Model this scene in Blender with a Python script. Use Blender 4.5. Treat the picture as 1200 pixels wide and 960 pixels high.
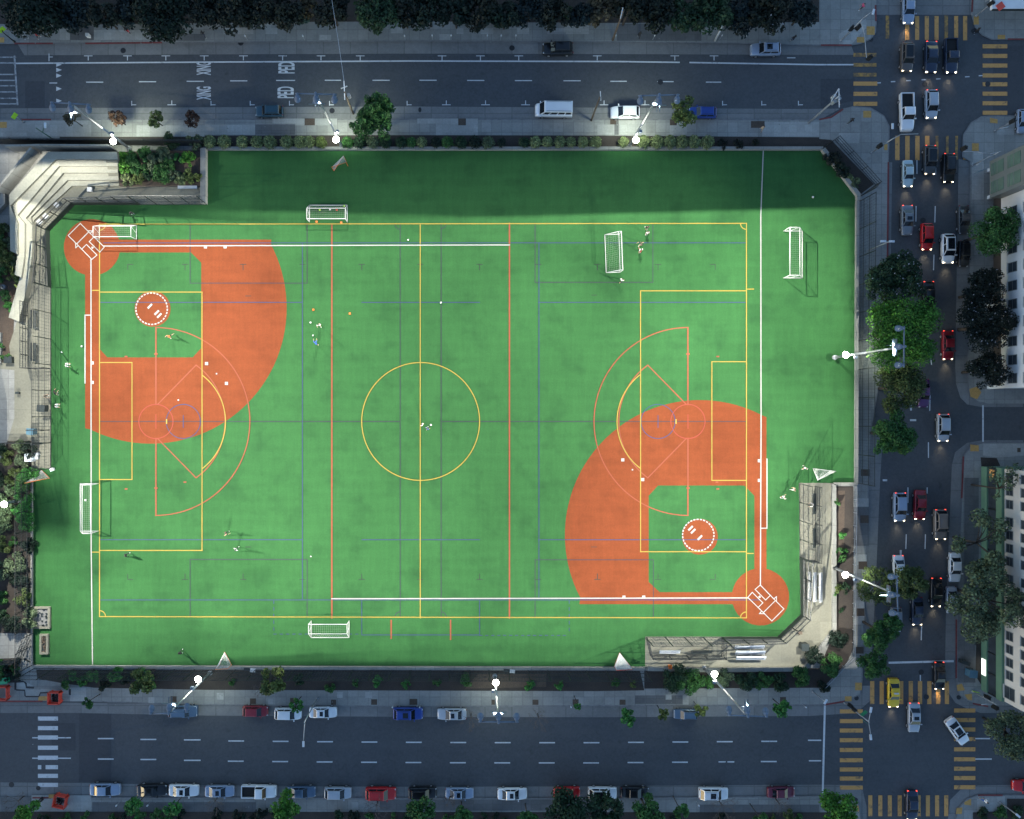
import bpy, math, random
import numpy as np
from mathutils import Vector, Matrix
for o in list(bpy.data.objects):
    bpy.data.objects.remove(o)
SC = bpy.context.scene
COL = SC.collection
R = math.radians

# ------------------------------------------------------------------ camera, sky, sun, exposure
S = 0.133          # metres per pixel of the plan on the ground
H = 119.0          # flying height of the camera
NX, NY = 556.0, 484.0   # plan point straight below the camera
X0, Y0 = (NX-600)*S, (480-NY)*S
cam = bpy.data.cameras.new('camera')
cam.sensor_width = 36.0
cam.lens = 36.0*H/(1200*S)
cam.shift_x = (600-NX)/1200.0
cam.shift_y = (NY-480)/1200.0
cam.clip_end = 3000
co = bpy.data.objects.new('camera', cam)
co.location = (X0, Y0, H)
COL.objects.link(co)
SC.camera = co

world = bpy.data.worlds.new('World')
SC.world = world
world.use_nodes = True
nt = world.node_tree
bg = nt.nodes.get('Background') or nt.nodes.new('ShaderNodeBackground')
sky = nt.nodes.new('ShaderNodeTexSky')
sky.sky_type = 'NISHITA'
sky.sun_disc = False
sky.sun_elevation = R(12)
sky.ozone_density = 2.7
sky.dust_density = 0.5
sky.sun_rotation = R(250)
nt.links.new(sky.outputs['Color'], bg.inputs['Color'])
bg.inputs['Strength'].default_value = 0.128

sun = bpy.data.lights.new('sun', 'SUN')
sun.energy = 0.05
sun.angle = R(20)
sun.color = (1, 0.9, 0.78)
so = bpy.data.objects.new('sun', sun)
so.rotation_euler = (R(78), 0, R(-250))
COL.objects.link(so)

SC.view_settings.view_transform = 'Standard'
SC.view_settings.look = 'None'
SC.view_settings.exposure = 1.3
SC.view_settings.gamma = 1.0
SC.view_settings.use_curve_mapping = False
FLOOD = 4.3        # overall strength of the floodlights

# ------------------------------------------------------------------ helpers
def W(px, py, h=0.0):
    k = S*(H-h)/H
    return (X0+(px-NX)*k, Y0-(py-NY)*k)
def P(px, py, h=0.0):
    x, y = W(px, py, h)
    return Vector((x, y, h))

ORD = ['leftmost','second','third','fourth','fifth','sixth','seventh','eighth','ninth','tenth','eleventh','twelfth','thirteenth','fourteenth','fifteenth','sixteenth','seventeenth','eighteenth','nineteenth','twentieth','twenty-first','twenty-second','twenty-third','twenty-fourth','twenty-fifth','twenty-sixth','twenty-seventh','twenty-eighth','twenty-ninth','thirtieth']
def nth(i): return ORD[i] if i == 0 else ORD[i]+' from the left'

def tag(o, label=None, cat=None, group=None, kind=None):
    if label: o['label'] = label
    if cat: o['category'] = cat
    if group: o['group'] = group
    if kind: o['kind'] = kind
    return o
def thing(name, label, cat, loc=(0,0,0), rz=0.0, group=None):
    o = bpy.data.objects.new(name, None)
    o.empty_display_size = 0.3
    COL.objects.link(o)
    o.location = loc
    o.rotation_euler = (0, 0, rz)
    return tag(o, label, cat, group)
def inst(name, me, parent=None, loc=(0,0,0), rot=(0,0,0), scale=(1,1,1), mats=None):
    o = bpy.data.objects.new(name, me)
    COL.objects.link(o)
    if parent: o.parent = parent
    o.location = loc
    o.rotation_euler = rot
    o.scale = scale
    if mats:
        for i, m in enumerate(mats):
            if m is not None:
                o.material_slots[i].link = 'OBJECT'
                o.material_slots[i].material = m
    return o

class MB:
    def __init__(s): s.v = []; s.f = []; s.m = []
    def add(s, vs, fs, m=0):
        n = len(s.v)
        s.v.extend([tuple(v) for v in vs])
        for f in fs:
            s.f.append([i+n for i in f]); s.m.append(m)
    def box(s, c, d, rz=0.0, m=0):
        cx, cy, cz = c; a, b, e = d[0]/2, d[1]/2, d[2]/2
        ca, sa = math.cos(rz), math.sin(rz)
        vs = []
        for z in (-e, e):
            for x, y in ((-a,-b),(a,-b),(a,b),(-a,b)):
                vs.append((cx+x*ca-y*sa, cy+x*sa+y*ca, cz+z))
        s.add(vs, [(3,2,1,0),(4,5,6,7),(0,1,5,4),(1,2,6,5),(2,3,7,6),(3,0,4,7)], m)
    def prism(s, poly, z0, z1, m=0):
        a = sum(poly[i-1][0]*poly[i][1]-poly[i][0]*poly[i-1][1] for i in range(len(poly)))
        if a < 0: poly = poly[::-1]
        n = len(poly)
        vs = [(x,y,z0) for x,y in poly]+[(x,y,z1) for x,y in poly]
        fs = [tuple(range(n, 2*n)), tuple(range(n-1,-1,-1))]
        fs += [(i,(i+1)%n,n+(i+1)%n,n+i) for i in range(n)]
        s.add(vs, fs, m)
    def sheet(s, poly, z, m=0):
        a = sum(poly[i-1][0]*poly[i][1]-poly[i][0]*poly[i-1][1] for i in range(len(poly)))
        if a < 0: poly = poly[::-1]
        s.add([(x,y,z) for x,y in poly], [tuple(range(len(poly)))], m)
    def tube(s, p0, p1, r0, r1=None, n=6, m=0, cap=True):
        p0, p1 = Vector(p0), Vector(p1)
        if r1 is None: r1 = r0
        d = (p1-p0)
        if d.length < 1e-6: return
        d.normalize()
        u = d.orthogonal().normalized(); w = d.cross(u)
        vs = []
        for p, r in ((p0,r0),(p1,r1)):
            for i in range(n):
                a = 2*math.pi*i/n
                vs.append(p+u*(r*math.cos(a))+w*(r*math.sin(a)))
        fs = [(i,(i+1)%n,n+(i+1)%n,n+i) for i in range(n)]
        if cap: fs += [tuple(range(n-1,-1,-1)), tuple(range(n,2*n))]
        s.add(vs, fs, m)
    def path(s, pts, r, n=6, m=0):
        for a, b in zip(pts, pts[1:]): s.tube(a, b, r, r, n, m)
    def quad(s, a, b, c, d, m=0): s.add([a,b,c,d], [(0,1,2,3)], m)
    def disc(s, c, r, n=16, m=0, z=None, ry=None):
        s.add([(c[0]+r*math.cos(2*math.pi*i/n), c[1]+(ry or r)*math.sin(2*math.pi*i/n), c[2]) for i in range(n)], [tuple(range(n))], m)
    def mesh(s, name, mats, smooth=False):
        me = bpy.data.meshes.new(name)
        me.from_pydata(s.v, [], s.f)
        for m in mats: me.materials.append(m)
        if len(mats) > 1:
            me.polygons.foreach_set('material_index', s.m)
        if smooth:
            me.polygons.foreach_set('use_smooth', [True]*len(s.f))
        me.update()
        return me
    def build(s, name, mats, parent=None, smooth=False, loc=(0,0,0), rz=0.0):
        if not isinstance(mats, (list, tuple)): mats = [mats]
        return inst(name, s.mesh(name, mats, smooth), parent, loc, (0,0,rz))

def np_mesh(name, V, F, mats, midx=None):
    """V (n,3) float, F (m,4) int"""
    me = bpy.data.meshes.new(name)
    n, m = len(V), len(F)
    me.vertices.add(n); me.vertices.foreach_set('co', np.asarray(V, dtype=np.float32).ravel())
    me.loops.add(m*4); me.loops.foreach_set('vertex_index', np.asarray(F, dtype=np.int32).ravel())
    me.polygons.add(m)
    me.polygons.foreach_set('loop_start', np.arange(0, m*4, 4, dtype=np.int32))
    for mt in mats: me.materials.append(mt)
    if midx is not None: me.polygons.foreach_set('material_index', np.asarray(midx, dtype=np.int32))
    me.update(calc_edges=True)
    me.validate()
    return me

# ------------------------------------------------------------------ materials
def new_mat(name):
    m = bpy.data.materials.new(name); m.use_nodes = True
    return m, m.node_tree, m.node_tree.nodes['Principled BSDF']
def noise(nt, scale, detail=4, vec=None, rough=0.6):
    n = nt.nodes.new('ShaderNodeTexNoise')
    n.inputs['Scale'].default_value = scale; n.inputs['Detail'].default_value = detail
    n.inputs['Roughness'].default_value = rough
    if vec is not None: nt.links.new(vec, n.inputs['Vector'])
    return n.outputs['Fac']
def pos(nt, sx=1, sy=1, sz=1):
    g = nt.nodes.new('ShaderNodeNewGeometry')
    mp = nt.nodes.new('ShaderNodeMapping')
    mp.inputs['Scale'].default_value = (sx, sy, sz)
    nt.links.new(g.outputs['Position'], mp.inputs['Vector'])
    return mp.outputs['Vector']
def ramp(nt, fac, stops):
    r = nt.nodes.new('ShaderNodeValToRGB')
    el = r.color_ramp.elements
    el[0].position, el[0].color = stops[0][0], (*stops[0][1], 1)
    el[1].position, el[1].color = stops[-1][0], (*stops[-1][1], 1)
    for p, c in stops[1:-1]:
        e = el.new(p); e.color = (*c, 1)
    nt.links.new(fac, r.inputs['Fac'])
    return r.outputs['Color']
def mixc(nt, fac, a, b, mode='MIX'):
    m = nt.nodes.new('ShaderNodeMix'); m.data_type = 'RGBA'; m.blend_type = mode
    for sock, val in ((m.inputs[0], fac), (m.inputs[6], a), (m.inputs[7], b)):
        if hasattr(val, 'links'): nt.links.new(val, sock)
        elif isinstance(val, (int, float)): sock.default_value = val
        else: sock.default_value = (*val, 1)
    return m.outputs[2]
def sc(c, k): return tuple(min(1, x*k) for x in c)
def simple(name, c, rough=0.6, var=0.15, scale=1.5, metal=0.0, bump=0.0, coat=0.0):
    m, nt, b = new_mat(name)
    f = noise(nt, scale, 5, pos(nt))
    colr = ramp(nt, f, [(0.3, sc(c, 1-var)), (0.7, sc(c, 1+var))])
    nt.links.new(colr, b.inputs['Base Color'])
    b.inputs['Roughness'].default_value = rough
    b.inputs['Metallic'].default_value = metal
    if coat: b.inputs['Coat Weight'].default_value = coat; b.inputs['Coat Roughness'].default_value = 0.06
    if bump:
        bp = nt.nodes.new('ShaderNodeBump'); bp.inputs['Strength'].default_value = bump; bp.inputs['Distance'].default_value = 0.03
        nt.links.new(noise(nt, scale*8, 4, pos(nt)), bp.inputs['Height']); nt.links.new(bp.outputs['Normal'], b.inputs['Normal'])
    return m
def emis(name, c, strength):
    m, nt, b = new_mat(name)
    b.inputs['Base Color'].default_value = (*sc(c, 0.5), 1)
    b.inputs['Emission Color'].default_value = (*c, 1)
    b.inputs['Emission Strength'].default_value = strength
    return m
def asphalt_mat(name, c, worn, streak=(0.05, 0.6, 1)):
    m, nt, b = new_mat(name)
    big = noise(nt, 0.09, 5, pos(nt)); fine = noise(nt, 2.6, 6, pos(nt), 0.75); st = noise(nt, 1.0, 4, pos(nt, *streak))
    base = ramp(nt, big, [(0.32, sc(c, 0.8)), (0.68, sc(c, 1.2))])
    a = mixc(nt, 0.55, base, ramp(nt, fine, [(0.3, sc(c, 0.6)), (0.72, sc(c, 1.45))]))
    a = mixc(nt, ramp(nt, st, [(0.48, (0,0,0)), (0.75, (0.45,0.45,0.45))]), a, worn)
    # cracks
    v = nt.nodes.new('ShaderNodeTexVoronoi'); v.feature = 'DISTANCE_TO_EDGE'; v.inputs['Scale'].default_value = 0.16
    wv = nt.nodes.new('ShaderNodeVectorMath'); wv.operation = 'ADD'
    nn = nt.nodes.new('ShaderNodeTexNoise'); nn.inputs['Scale'].default_value = 0.7
    nt.links.new(pos(nt), nn.inputs['Vector'])
    nt.links.new(pos(nt), wv.inputs[0]); nt.links.new(nn.outputs['Color'], wv.inputs[1]); nt.links.new(wv.outputs[0], v.inputs['Vector'])
    crack = ramp(nt, v.outputs['Distance'], [(0.0, (0.3,0.3,0.3)), (0.009, (0,0,0))])
    a = mixc(nt, crack, a, sc(c, 0.45))
    # oil spots
    sp = noise(nt, 0.55, 2, pos(nt))
    a = mixc(nt, ramp(nt, sp, [(0.66, (0,0,0)), (0.78, (0.6,0.6,0.6))]), a, sc(c, 0.5))
    nt.links.new(a, b.inputs['Base Color'])
    b.inputs['Roughness'].default_value = 0.75
    return m
def concrete_mat(name, c, joint=1.5, dark=0.55, stain=0.5):
    m, nt, b = new_mat(name)
    big = noise(nt, 0.16, 5, pos(nt)); fine = noise(nt, 3.2, 6, pos(nt), 0.75)
    a = mixc(nt, 0.5, ramp(nt, big, [(0.3, sc(c, 0.72)), (0.7, sc(c, 1.25))]), ramp(nt, fine, [(0.3, sc(c, 0.7)), (0.7, sc(c, 1.3))]))
    br = nt.nodes.new('ShaderNodeTexBrick')
    br.offset = 0.0; br.inputs['Scale'].default_value = 1.0/joint
    br.inputs['Brick Width'].default_value = 1.0; br.inputs['Row Height'].default_value = 1.0
    br.inputs['Mortar Size'].default_value = 0.022; br.inputs['Mortar Smooth'].default_value = 0.2; br.inputs['Bias'].default_value = -0.3
    br.inputs['Color1'].default_value = (0.86,0.86,0.86,1); br.inputs['Color2'].default_value = (1.08,1.08,1.08,1); br.inputs['Mortar'].default_value = (dark,dark,dark,1)
    nt.links.new(pos(nt), br.inputs['Vector'])
    a = mixc(nt, 1.0, a, br.outputs['Color'], 'MULTIPLY')
    sp = noise(nt, 0.8, 4, pos(nt))
    a = mixc(nt, ramp(nt, sp, [(0.55, (0,0,0)), (0.75, (stain,)*3)]), a, sc(c, 0.45))
    nt.links.new(a, b.inputs['Base Color'])
    b.inputs['Roughness'].default_value = 0.85
    return m
def turf_mat(name, c, c2, sx, sy, bl=.55):
    m, nt, b = new_mat(name)
    big = noise(nt, 0.07, 4, pos(nt)); med = noise(nt, 0.55, 5, pos(nt, sx, sy, 1), 0.7); fine = noise(nt, 5.0, 4, pos(nt), 0.8)
    blotch = noise(nt, 0.22, 6, pos(nt), 0.65)
    a = mixc(nt, 0.5, ramp(nt, big, [(0.35, sc(c, 0.9)), (0.65, sc(c, 1.1))]), ramp(nt, med, [(0.3, sc(c2, 0.85)), (0.7, sc(c, 1.15))]))
    a = mixc(nt, 0.3, a, ramp(nt, fine, [(0.3, sc(c, 0.6)), (0.7, sc(c, 1.4))]))
    a = mixc(nt, ramp(nt, blotch, [(0.5, (0,0,0)), (0.72, (bl,bl,bl))]), a, sc(c2, 0.72))
    for q in ((2.6,.16),(.22,1.3)):
        a = mixc(nt, .09, a, ramp(nt, noise(nt, .9, 4, pos(nt, q[0], q[1], 1), .6), [(0.35, sc(c2, 0.62)), (0.65, sc(c, 1.3))]))
    # seams of the turf rolls every 4.57 m
    w = nt.nodes.new('ShaderNodeTexWave'); w.wave_type = 'BANDS'; w.bands_direction = 'X'; w.wave_profile = 'SAW'
    w.inputs['Scale'].default_value = 2*math.pi/20/4.57*1.0
    nt.links.new(pos(nt), w.inputs['Vector'])
    a = mixc(nt, ramp(nt, w.outputs['Fac'], [(0.0, (0.09,0.09,0.09)), (0.02, (0,0,0))]), a, sc(c2, 0.7))
    wx = nt.nodes.new('ShaderNodeTexWave'); wx.bands_direction = 'Y'; wx.wave_profile = 'TRI'; wx.inputs['Scale'].default_value = 0.16
    wx.inputs['Distortion'].default_value = 0.6; wx.inputs['Detail'].default_value = 2
    nt.links.new(pos(nt, 0.2, 1, 1), wx.inputs['Vector'])
    a = mixc(nt, 0.05, a, ramp(nt, wx.outputs['Fac'], [(0.2, sc(c, 0.6)), (0.8, sc(c, 1.3))]))
    nt.links.new(a, b.inputs['Base Color'])
    b.inputs['Roughness'].default_value = 0.9
    b.inputs['Specular IOR Level'].default_value = 0.15
    return m
def soil_mat(name, c, c2):
    m, nt, b = new_mat(name)
    a = mixc(nt, 0.5, ramp(nt, noise(nt, 0.5, 6, pos(nt)), [(0.35, c), (0.65, c2)]), ramp(nt, noise(nt, 6, 5, pos(nt), 0.8), [(0.3, sc(c, 0.5)), (0.7, sc(c2, 1.5))]))
    nt.links.new(a, b.inputs['Base Color']); b.inputs['Roughness'].default_value = 0.95
    return m
def leaf_mat(name, c, var=0.5):
    m, nt, b = new_mat(name)
    g = nt.nodes.new('ShaderNodeNewGeometry')
    a = ramp(nt, g.outputs['Random Per Island'], [(0.0, sc(c, 1-var)), (0.6, c), (1.0, sc(c, 1+var*1.4))])
    big = noise(nt, 0.5, 3, pos(nt))
    a = mixc(nt, 1.0, a, ramp(nt, big, [(0.3, (0.65,0.7,0.65)), (0.7, (1.2,1.15,1.0))]), 'MULTIPLY')
    nt.links.new(a, b.inputs['Base Color'])
    b.inputs['Roughness'].default_value = 0.6
    b.inputs['Specular IOR Level'].default_value = 0.2
    return m
def worn_paint(name, c, under, wear=0.62, scale=1.6):
    m, nt, b = new_mat(name)
    f = noise(nt, scale, 8, pos(nt), 0.72)
    a = mixc(nt, ramp(nt, f, [(wear-0.06, (0,0,0)), (wear+0.05, (1,1,1))]), c, under)
    g = noise(nt, 4.0, 4, pos(nt))
    a = mixc(nt, 0.35, a, ramp(nt, g, [(0.3, sc(c, 0.6)), (0.7, sc(c, 1.1))]))
    nt.links.new(a, b.inputs['Base Color']); b.inputs['Roughness'].default_value = 0.7
    return m

M = {}
M['asphalt'] = asphalt_mat('asphalt', (0.056,0.060,0.066), (0.074,0.076,0.078))
M['asphalt_cross'] = asphalt_mat('asphalt_cross_street', (0.056,0.060,0.065), (0.072,0.074,0.076), (0.6,0.05,1))
M['patch'] = asphalt_mat('fresh_asphalt', (0.04,0.043,0.05), (0.05,0.052,0.056))
M['gutter'] = concrete_mat('parking_lane_concrete', (0.18,0.18,0.177), 4.2, 0.7, 0.45)
M['sidewalk'] = concrete_mat('sidewalk_concrete', (0.245,0.245,0.23), 1.6, 0.62, 0.5)
M['sidewalk_pale'] = concrete_mat('new_concrete', (0.33,0.33,0.31), 1.2, 0.8, 0.3)
M['sidewalk_dark'] = concrete_mat('old_concrete', (0.125,0.125,0.125), 1.5, 0.7, 0.5)
M['terrace'] = concrete_mat('terrace_concrete', (0.31,0.305,0.25), 2.4, 0.86, 0.18)
M['pad'] = concrete_mat('field_side_concrete', (0.195,0.19,0.148), 3.0, 0.85, 0.3)
M['riser_shade'] = concrete_mat('riser_shade_concrete', (0.13,0.13,0.105), 2.4, 0.86, 0.3)  # shadow lines of the steps painted in as a darker riser colour
M['wallcap'] = concrete_mat('wall_concrete', (0.23,0.23,0.21), 3.0, 0.7, 0.35)
M['turf'] = turf_mat('green_turf', (0.0262,0.097,0.0285), (0.0195,0.076,0.0255), 1.6, 0.35, .85)
M['turf_rim'] = M['turf']
M['clay'] = turf_mat('clay_coloured_turf', (0.166,0.041,0.014), (0.13,0.032,0.0118), 0.9, 0.9, .62)
M['soil'] = soil_mat('mulch', (0.022,0.018,0.016), (0.045,0.036,0.03))
M['soil_brown'] = soil_mat('bare_earth', (0.05,0.036,0.028), (0.085,0.062,0.046))
M['road_white'] = worn_paint('road_paint_white', (0.55,0.56,0.57), (0.07,0.07,0.075), 0.64)
M['road_white_worn'] = worn_paint('road_paint_faded', (0.34,0.35,0.36), (0.07,0.07,0.075), 0.54)
M['road_yellow'] = worn_paint('road_paint_yellow', (0.56,0.285,0.085), (0.06,0.058,0.055), 0.6, 1.3)
M['road_yellow_worn'] = worn_paint('road_paint_yellow_faded', (0.40,0.22,0.055), (0.06,0.058,0.055), 0.5, 1.1)
M['tactile'] = simple('tactile_yellow', (0.42,0.24,0.07), 0.8, 0.2, 3)
M['kerb'] = simple('kerb_concrete', (0.16,0.16,0.16), 0.85, 0.25, 1.5)
M['kerb_red'] = simple('kerb_red_paint', (0.16,0.035,0.035), 0.8, 0.3, 1.2)
M['f_white'] = simple('field_white', (0.30,0.30,0.285), 0.8, 0.06, 2)
M['f_yellow'] = simple('field_yellow', (0.26,0.19,0.025), 0.8, 0.06, 2)
M['f_orange'] = simple('field_orange', (0.20,0.045,0.017), 0.8, 0.08, 2)
M['f_red'] = simple('field_red', (0.225,0.032,0.015), 0.8, 0.08, 2)
M['f_blue'] = simple('field_blue', (0.017,0.034,0.095), 0.8, 0.1, 2)
M['f_black'] = simple('field_purple', (0.019,0.022,0.034), 0.8, 0.1, 2)
M['f_tick'] = simple('field_tick', (0.012,0.02,0.016), 0.8, 0.1, 2)
M['blossom'] = simple('pale_blossom', (0.3,0.29,0.31), 0.8, 0.2, 3)
M['white'] = simple('white_metal', (0.52,0.52,0.51), 0.35, 0.05, 2)
M['steel'] = simple('galvanised_steel', (0.30,0.32,0.34), 0.45, 0.12, 2, 0.35)
M['alu'] = simple('aluminium', (0.62,0.65,0.68), 0.4, 0.1, 3, 0.3)
M['black'] = simple('black_steel', (0.014,0.016,0.017), 0.5, 0.2, 2)
M['wire'] = simple('fence_wire', (0.03,0.035,0.036), 0.6, 0.2, 2)
M['net'] = simple('net_cord', (0.34,0.35,0.33), 0.9, 0.1, 4)
M['net_white'] = simple('net_white', (0.62,0.62,0.6), 0.9, 0.1, 4)
M['orange'] = simple('orange_paint', (0.62,0.16,0.03), 0.5, 0.1, 2)
M['barrier'] = simple('barrier_red', (0.58,0.055,0.03), 0.5, 0.15, 2)
M['green_box'] = simple('green_plastic', (0.02,0.30,0.13), 0.5, 0.1, 2)
M['teal_box'] = simple('teal_plastic', (0.07,0.15,0.2), 0.5, 0.15, 2)
M['wood'] = simple('weathered_wood', (0.10,0.075,0.055), 0.85, 0.25, 4)
M['bark'] = simple('bark', (0.055,0.042,0.033), 0.95, 0.3, 5)
M['twig'] = simple('bare_twig', (0.11,0.088,0.075), 0.95, 0.25, 5)
M['bin'] = simple('dark_plastic', (0.022,0.03,0.03), 0.55, 0.2, 3)
M['signal_green'] = simple('green_pole', (0.03,0.09,0.06), 0.5, 0.15, 3)
M['sign_lime'] = simple('sign_lime', (0.42,0.72,0.04), 0.5, 0.05, 3)
M['sign_green'] = simple('sign_green', (0.015,0.16,0.09), 0.5, 0.05, 3)
M['lamp_white'] = emis('lamp_lens', (1.0, 0.98, 0.86), 20.0)
M['flood_lens'] = emis('flood_lens', (1.0, 0.97, 0.86), 3.0)
M['fixture'] = simple('fixture_housing', (0.10,0.14,0.20), 0.5, 0.12, 2)
M['hole'] = simple('manhole_iron', (0.016,0.017,0.02), 0.6, 0.2, 6)
# vehicles
M['glass'] = simple('car_glass', (0.008,0.011,0.015), 0.05, 0.1, 1)
M['tyre'] = simple('tyre', (0.012,0.012,0.012), 0.8, 0.1, 4)
M['rim'] = simple('wheel_rim', (0.4,0.4,0.42), 0.35, 0.1, 4, 0.6)
M['trim'] = simple('car_trim', (0.015,0.016,0.017), 0.5, 0.15, 4)
M['head_on'] = emis('headlight_lit', (1.0, 0.82, 0.55), 4.0)
M['head_off'] = simple('headlight_off', (0.5,0.5,0.5), 0.15, 0.05, 4)
M['tail_on'] = emis('taillight_lit', (1.0, 0.07, 0.04), 1.2)
M['tail_off'] = simple('taillight_off', (0.22,0.012,0.012), 0.25, 0.05, 4)
M['liner'] = simple('bed_liner', (0.008,0.008,0.009), 0.85, 0.2, 3)
# ------------------------------------------------------------------ the ground, roads and pavements
ZR = -0.13
def poly(pts, h=0.0): return [W(x, y, h) for x, y in pts]
def st(o): o['kind'] = 'structure'; return o
def slab(name, pts, z0, z1, m):
    b = MB(); b.prism(poly(pts, z1), z0, z1); return st(b.build(name, M[m]))
def sheets(name, polys, z, m, step=0.0004):
    b = MB()
    for i, p in enumerate(polys): b.sheet(poly(p), z+i*step)
    return st(b.build(name, M[m]))
def rect(x0, y0, x1, y1): return [(x0,y0),(x1,y0),(x1,y1),(x0,y1)]

b = MB(); b.sheet([(-900,-900),(900,-900),(900,900),(-900,900)], ZR-0.03); st(b.build('ground', M['asphalt']))
# roads
sheets('road', [rect(-250,-300,1500,1300)], ZR, 'asphalt')
sheets('cross_street', [[(1020,160),(1140,160),(1128,800),(1000,815)]], ZR+0.004, 'asphalt_cross')
WK = [(1042,148),(1041,190),(1040,300),(1036,380),(1030,450),(1021,500),(1018,560),(1014,680),(1011,770),(1010,800)]   # west kerb of the cross street
block = [(-300,140),(960,140.5),(972,138),(988,128),(1000,125),(1020,126.5),(1036,136)]+WK+[(1008,814),(986,823),(960,826),(480,828),(240,826),(110,822),(-300,822)]
north = [(-300,-300),(1027,-300),(1027,20),(1026,38),(1020,46),(1008,51),(996,53),(960,53),(880,51),(700,49),(480,48),(240,49.5),(20,51),(-300,51)]
neast = [(1139,-300),(1139,18),(1143,32),(1151,41),(1162,46),(1500,46),(1500,-300)]
east_n = [(1500,137),(1160,136),(1150,137),(1138,144),(1129,158),(1128,184),(1137,189),(1136,300),(1134,430),(1135,458),(1139,466),(1146,471),(1156,473),(1500,473)]
east_s = [(1500,519),(1152,519),(1138,523),(1130,534),(1127,584),(1124,650),(1121,720),(1120.5,795),(1124,814),(1134,822),(1150,827),(1500,829)]
south_w = [(-300,935),(240,935),(700,936),(984,933),(998,936),(1006,942),(1009,962),(1009,1300),(-300,1300)]
south_e = [(1500,932),(1146,932),(1132,937),(1123,948),(1120,962),(1120,1300),(1500,1300)]
for p in (block, north, neast, east_n, east_s, south_w, south_e):
    slab('sidewalk', p, ZR-0.02, 0.0, 'sidewalk')
# kerbs: a pale edge strip along each sidewalk
def strip_px(b, pts, w, z, m=0, dash=None, closed=False):
    """flat strip of width w metres along a polyline given in plan pixels"""
    q = [Vector(W(*p)) for p in pts]
    if closed: q.append(q[0])
    for i in range(len(q)-1):
        a, c = q[i], q[i+1]
        d = c-a
        if d.length < 1e-5: continue
        d.normalize(); n = Vector((-d.y, d.x))*w/2
        ext = d*(w*0.35 if len(q) > 2 else 0)
        a, c = a-ext*(i > 0 or closed), c+ext*(i < len(q)-2 or closed)
        b.sheet([tuple(a-n), tuple(c-n), tuple(c+n), tuple(a+n)], z, m)
        strip_px.k += 1
strip_px.k = 0
def smooth_strip(b, q, w, z, m=0):
    """mitred strip through world points"""
    n = len(q); L = []
    for i in range(n):
        a = q[max(0,i-1)]; c = q[min(n-1,i+1)]
        d = (c-a).normalized(); nn = Vector((-d.y, d.x))*w/2
        L.append((q[i]-nn, q[i]+nn))
    vs = []
    for a, c in L: vs += [(a.x,a.y,z),(c.x,c.y,z)]
    b.add(vs, [(2*i, 2*i+2, 2*i+3, 2*i+1) for i in range(n-1)], m)
b = MB()
for p in (block[:-1], north[2:], neast[1:-1], east_n[:-1], east_s[:-1], south_w[:-2], south_e[:-2]):
    smooth_strip(b, [Vector(W(*t)) for t in p], 0.18, 0.004)
st(b.build('kerb', M['kerb']))
b = MB()
for p in ([(17,51),(62,51)],[(100,51),(190,50)],[(962,53),(998,53)],[(24,140.3),(60,140.3)],[(960,140.3),(974,137.5),(988,128)],WK[1:3]+[(1039,312)],[(1120.8,726),(1120.6,795)],[(1129,535),(1127,584)],[(966,826),(990,822)],[(1140,824.5),(1158,828)],[(1146,932),(1175,932)],[(1140,-5),(1139,14)],[(1181,46),(1200,46)],[(1026,6),(1026.4,25)],[(0,822),(50,822)],[(38,935),(60,935)]):
    smooth_strip(b, [Vector(W(*t)) for t in p], 0.26, 0.009)
st(b.build('red_kerb', M['kerb_red']))
# concrete parking lanes
g = []
g.append([(20,51),(240,49.5),(480,48),(700,49),(960,53),(998,53),(1002,64),(960,64),(700,63),(480,62.5),(240,63.5),(28,64.5)])
g.append([(-50,127),(240,125.5),(480,124.5),(720,126),(940,127.5),(985,127),(960,141),(-50,141)])
g.append([(92,836),(240,839),(480,840.5),(700,841),(950,839.5),(1004,836),(1020,822),(1020,804),(1010,804),(1008,814),(986,823),(960,826),(480,828),(240,826),(-50,822),(-50,836)])
g.append([(-50,917),(92,918),(240,921),(480,922.5),(720,921.5),(960,920),(1010,920.5),(1016,946),(1016,964),(1007,964),(1005,942),(998,936),(984,933),(700,936),(-50,935)])
g.append([(1124,186),(1137,189),(1136,300),(1134,430),(1135,458),(1139,466),(1146,471),(1156,473),(1200,473),(1200,477),(1150,477),(1134,474),(1126,466),(1121,450),(1120,430),(1122,300)])
g.append([(1200,516),(1152,516),(1134,519),(1120,530),(1116,545),(1113,620),(1109,720),(1108,790),(1112,812),(1120,824),(1134,831),(1150,836),(1200,836),(1200,829),(1150,827),(1134,822),(1124,814),(1120.5,795),(1121,720),(1124,650),(1127,584),(1130,534),(1138,523),(1152,519),(1200,519)])
g.append([(1018,560),(1014,680),(1011,770),(1022,770),(1027,680),(1032,560),(1036,500),(1021,500)])
g.append([(1027,-40),(1027,17),(1139,17),(1139,-40)])
g.append([(1041,190),(1040,300),(1044.5,300),(1046,190)])
g.append([(1200,920),(1146,921),(1126,926),(1114,938),(1111,964),(1120,964),(1123,948),(1132,937),(1146,932),(1200,932)])
sheets('parking_lane', g, ZR+0.010, 'gutter')
# asphalt patches
sheets('asphalt_patch', [rect(29,95,52,127),[(962,92),(1003,92),(1000,118),(962,127)],rect(92,836.5,130,917),rect(1164,53,1200,134),rect(60,848,88,880)], ZR+0.007, 'patch')
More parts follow.
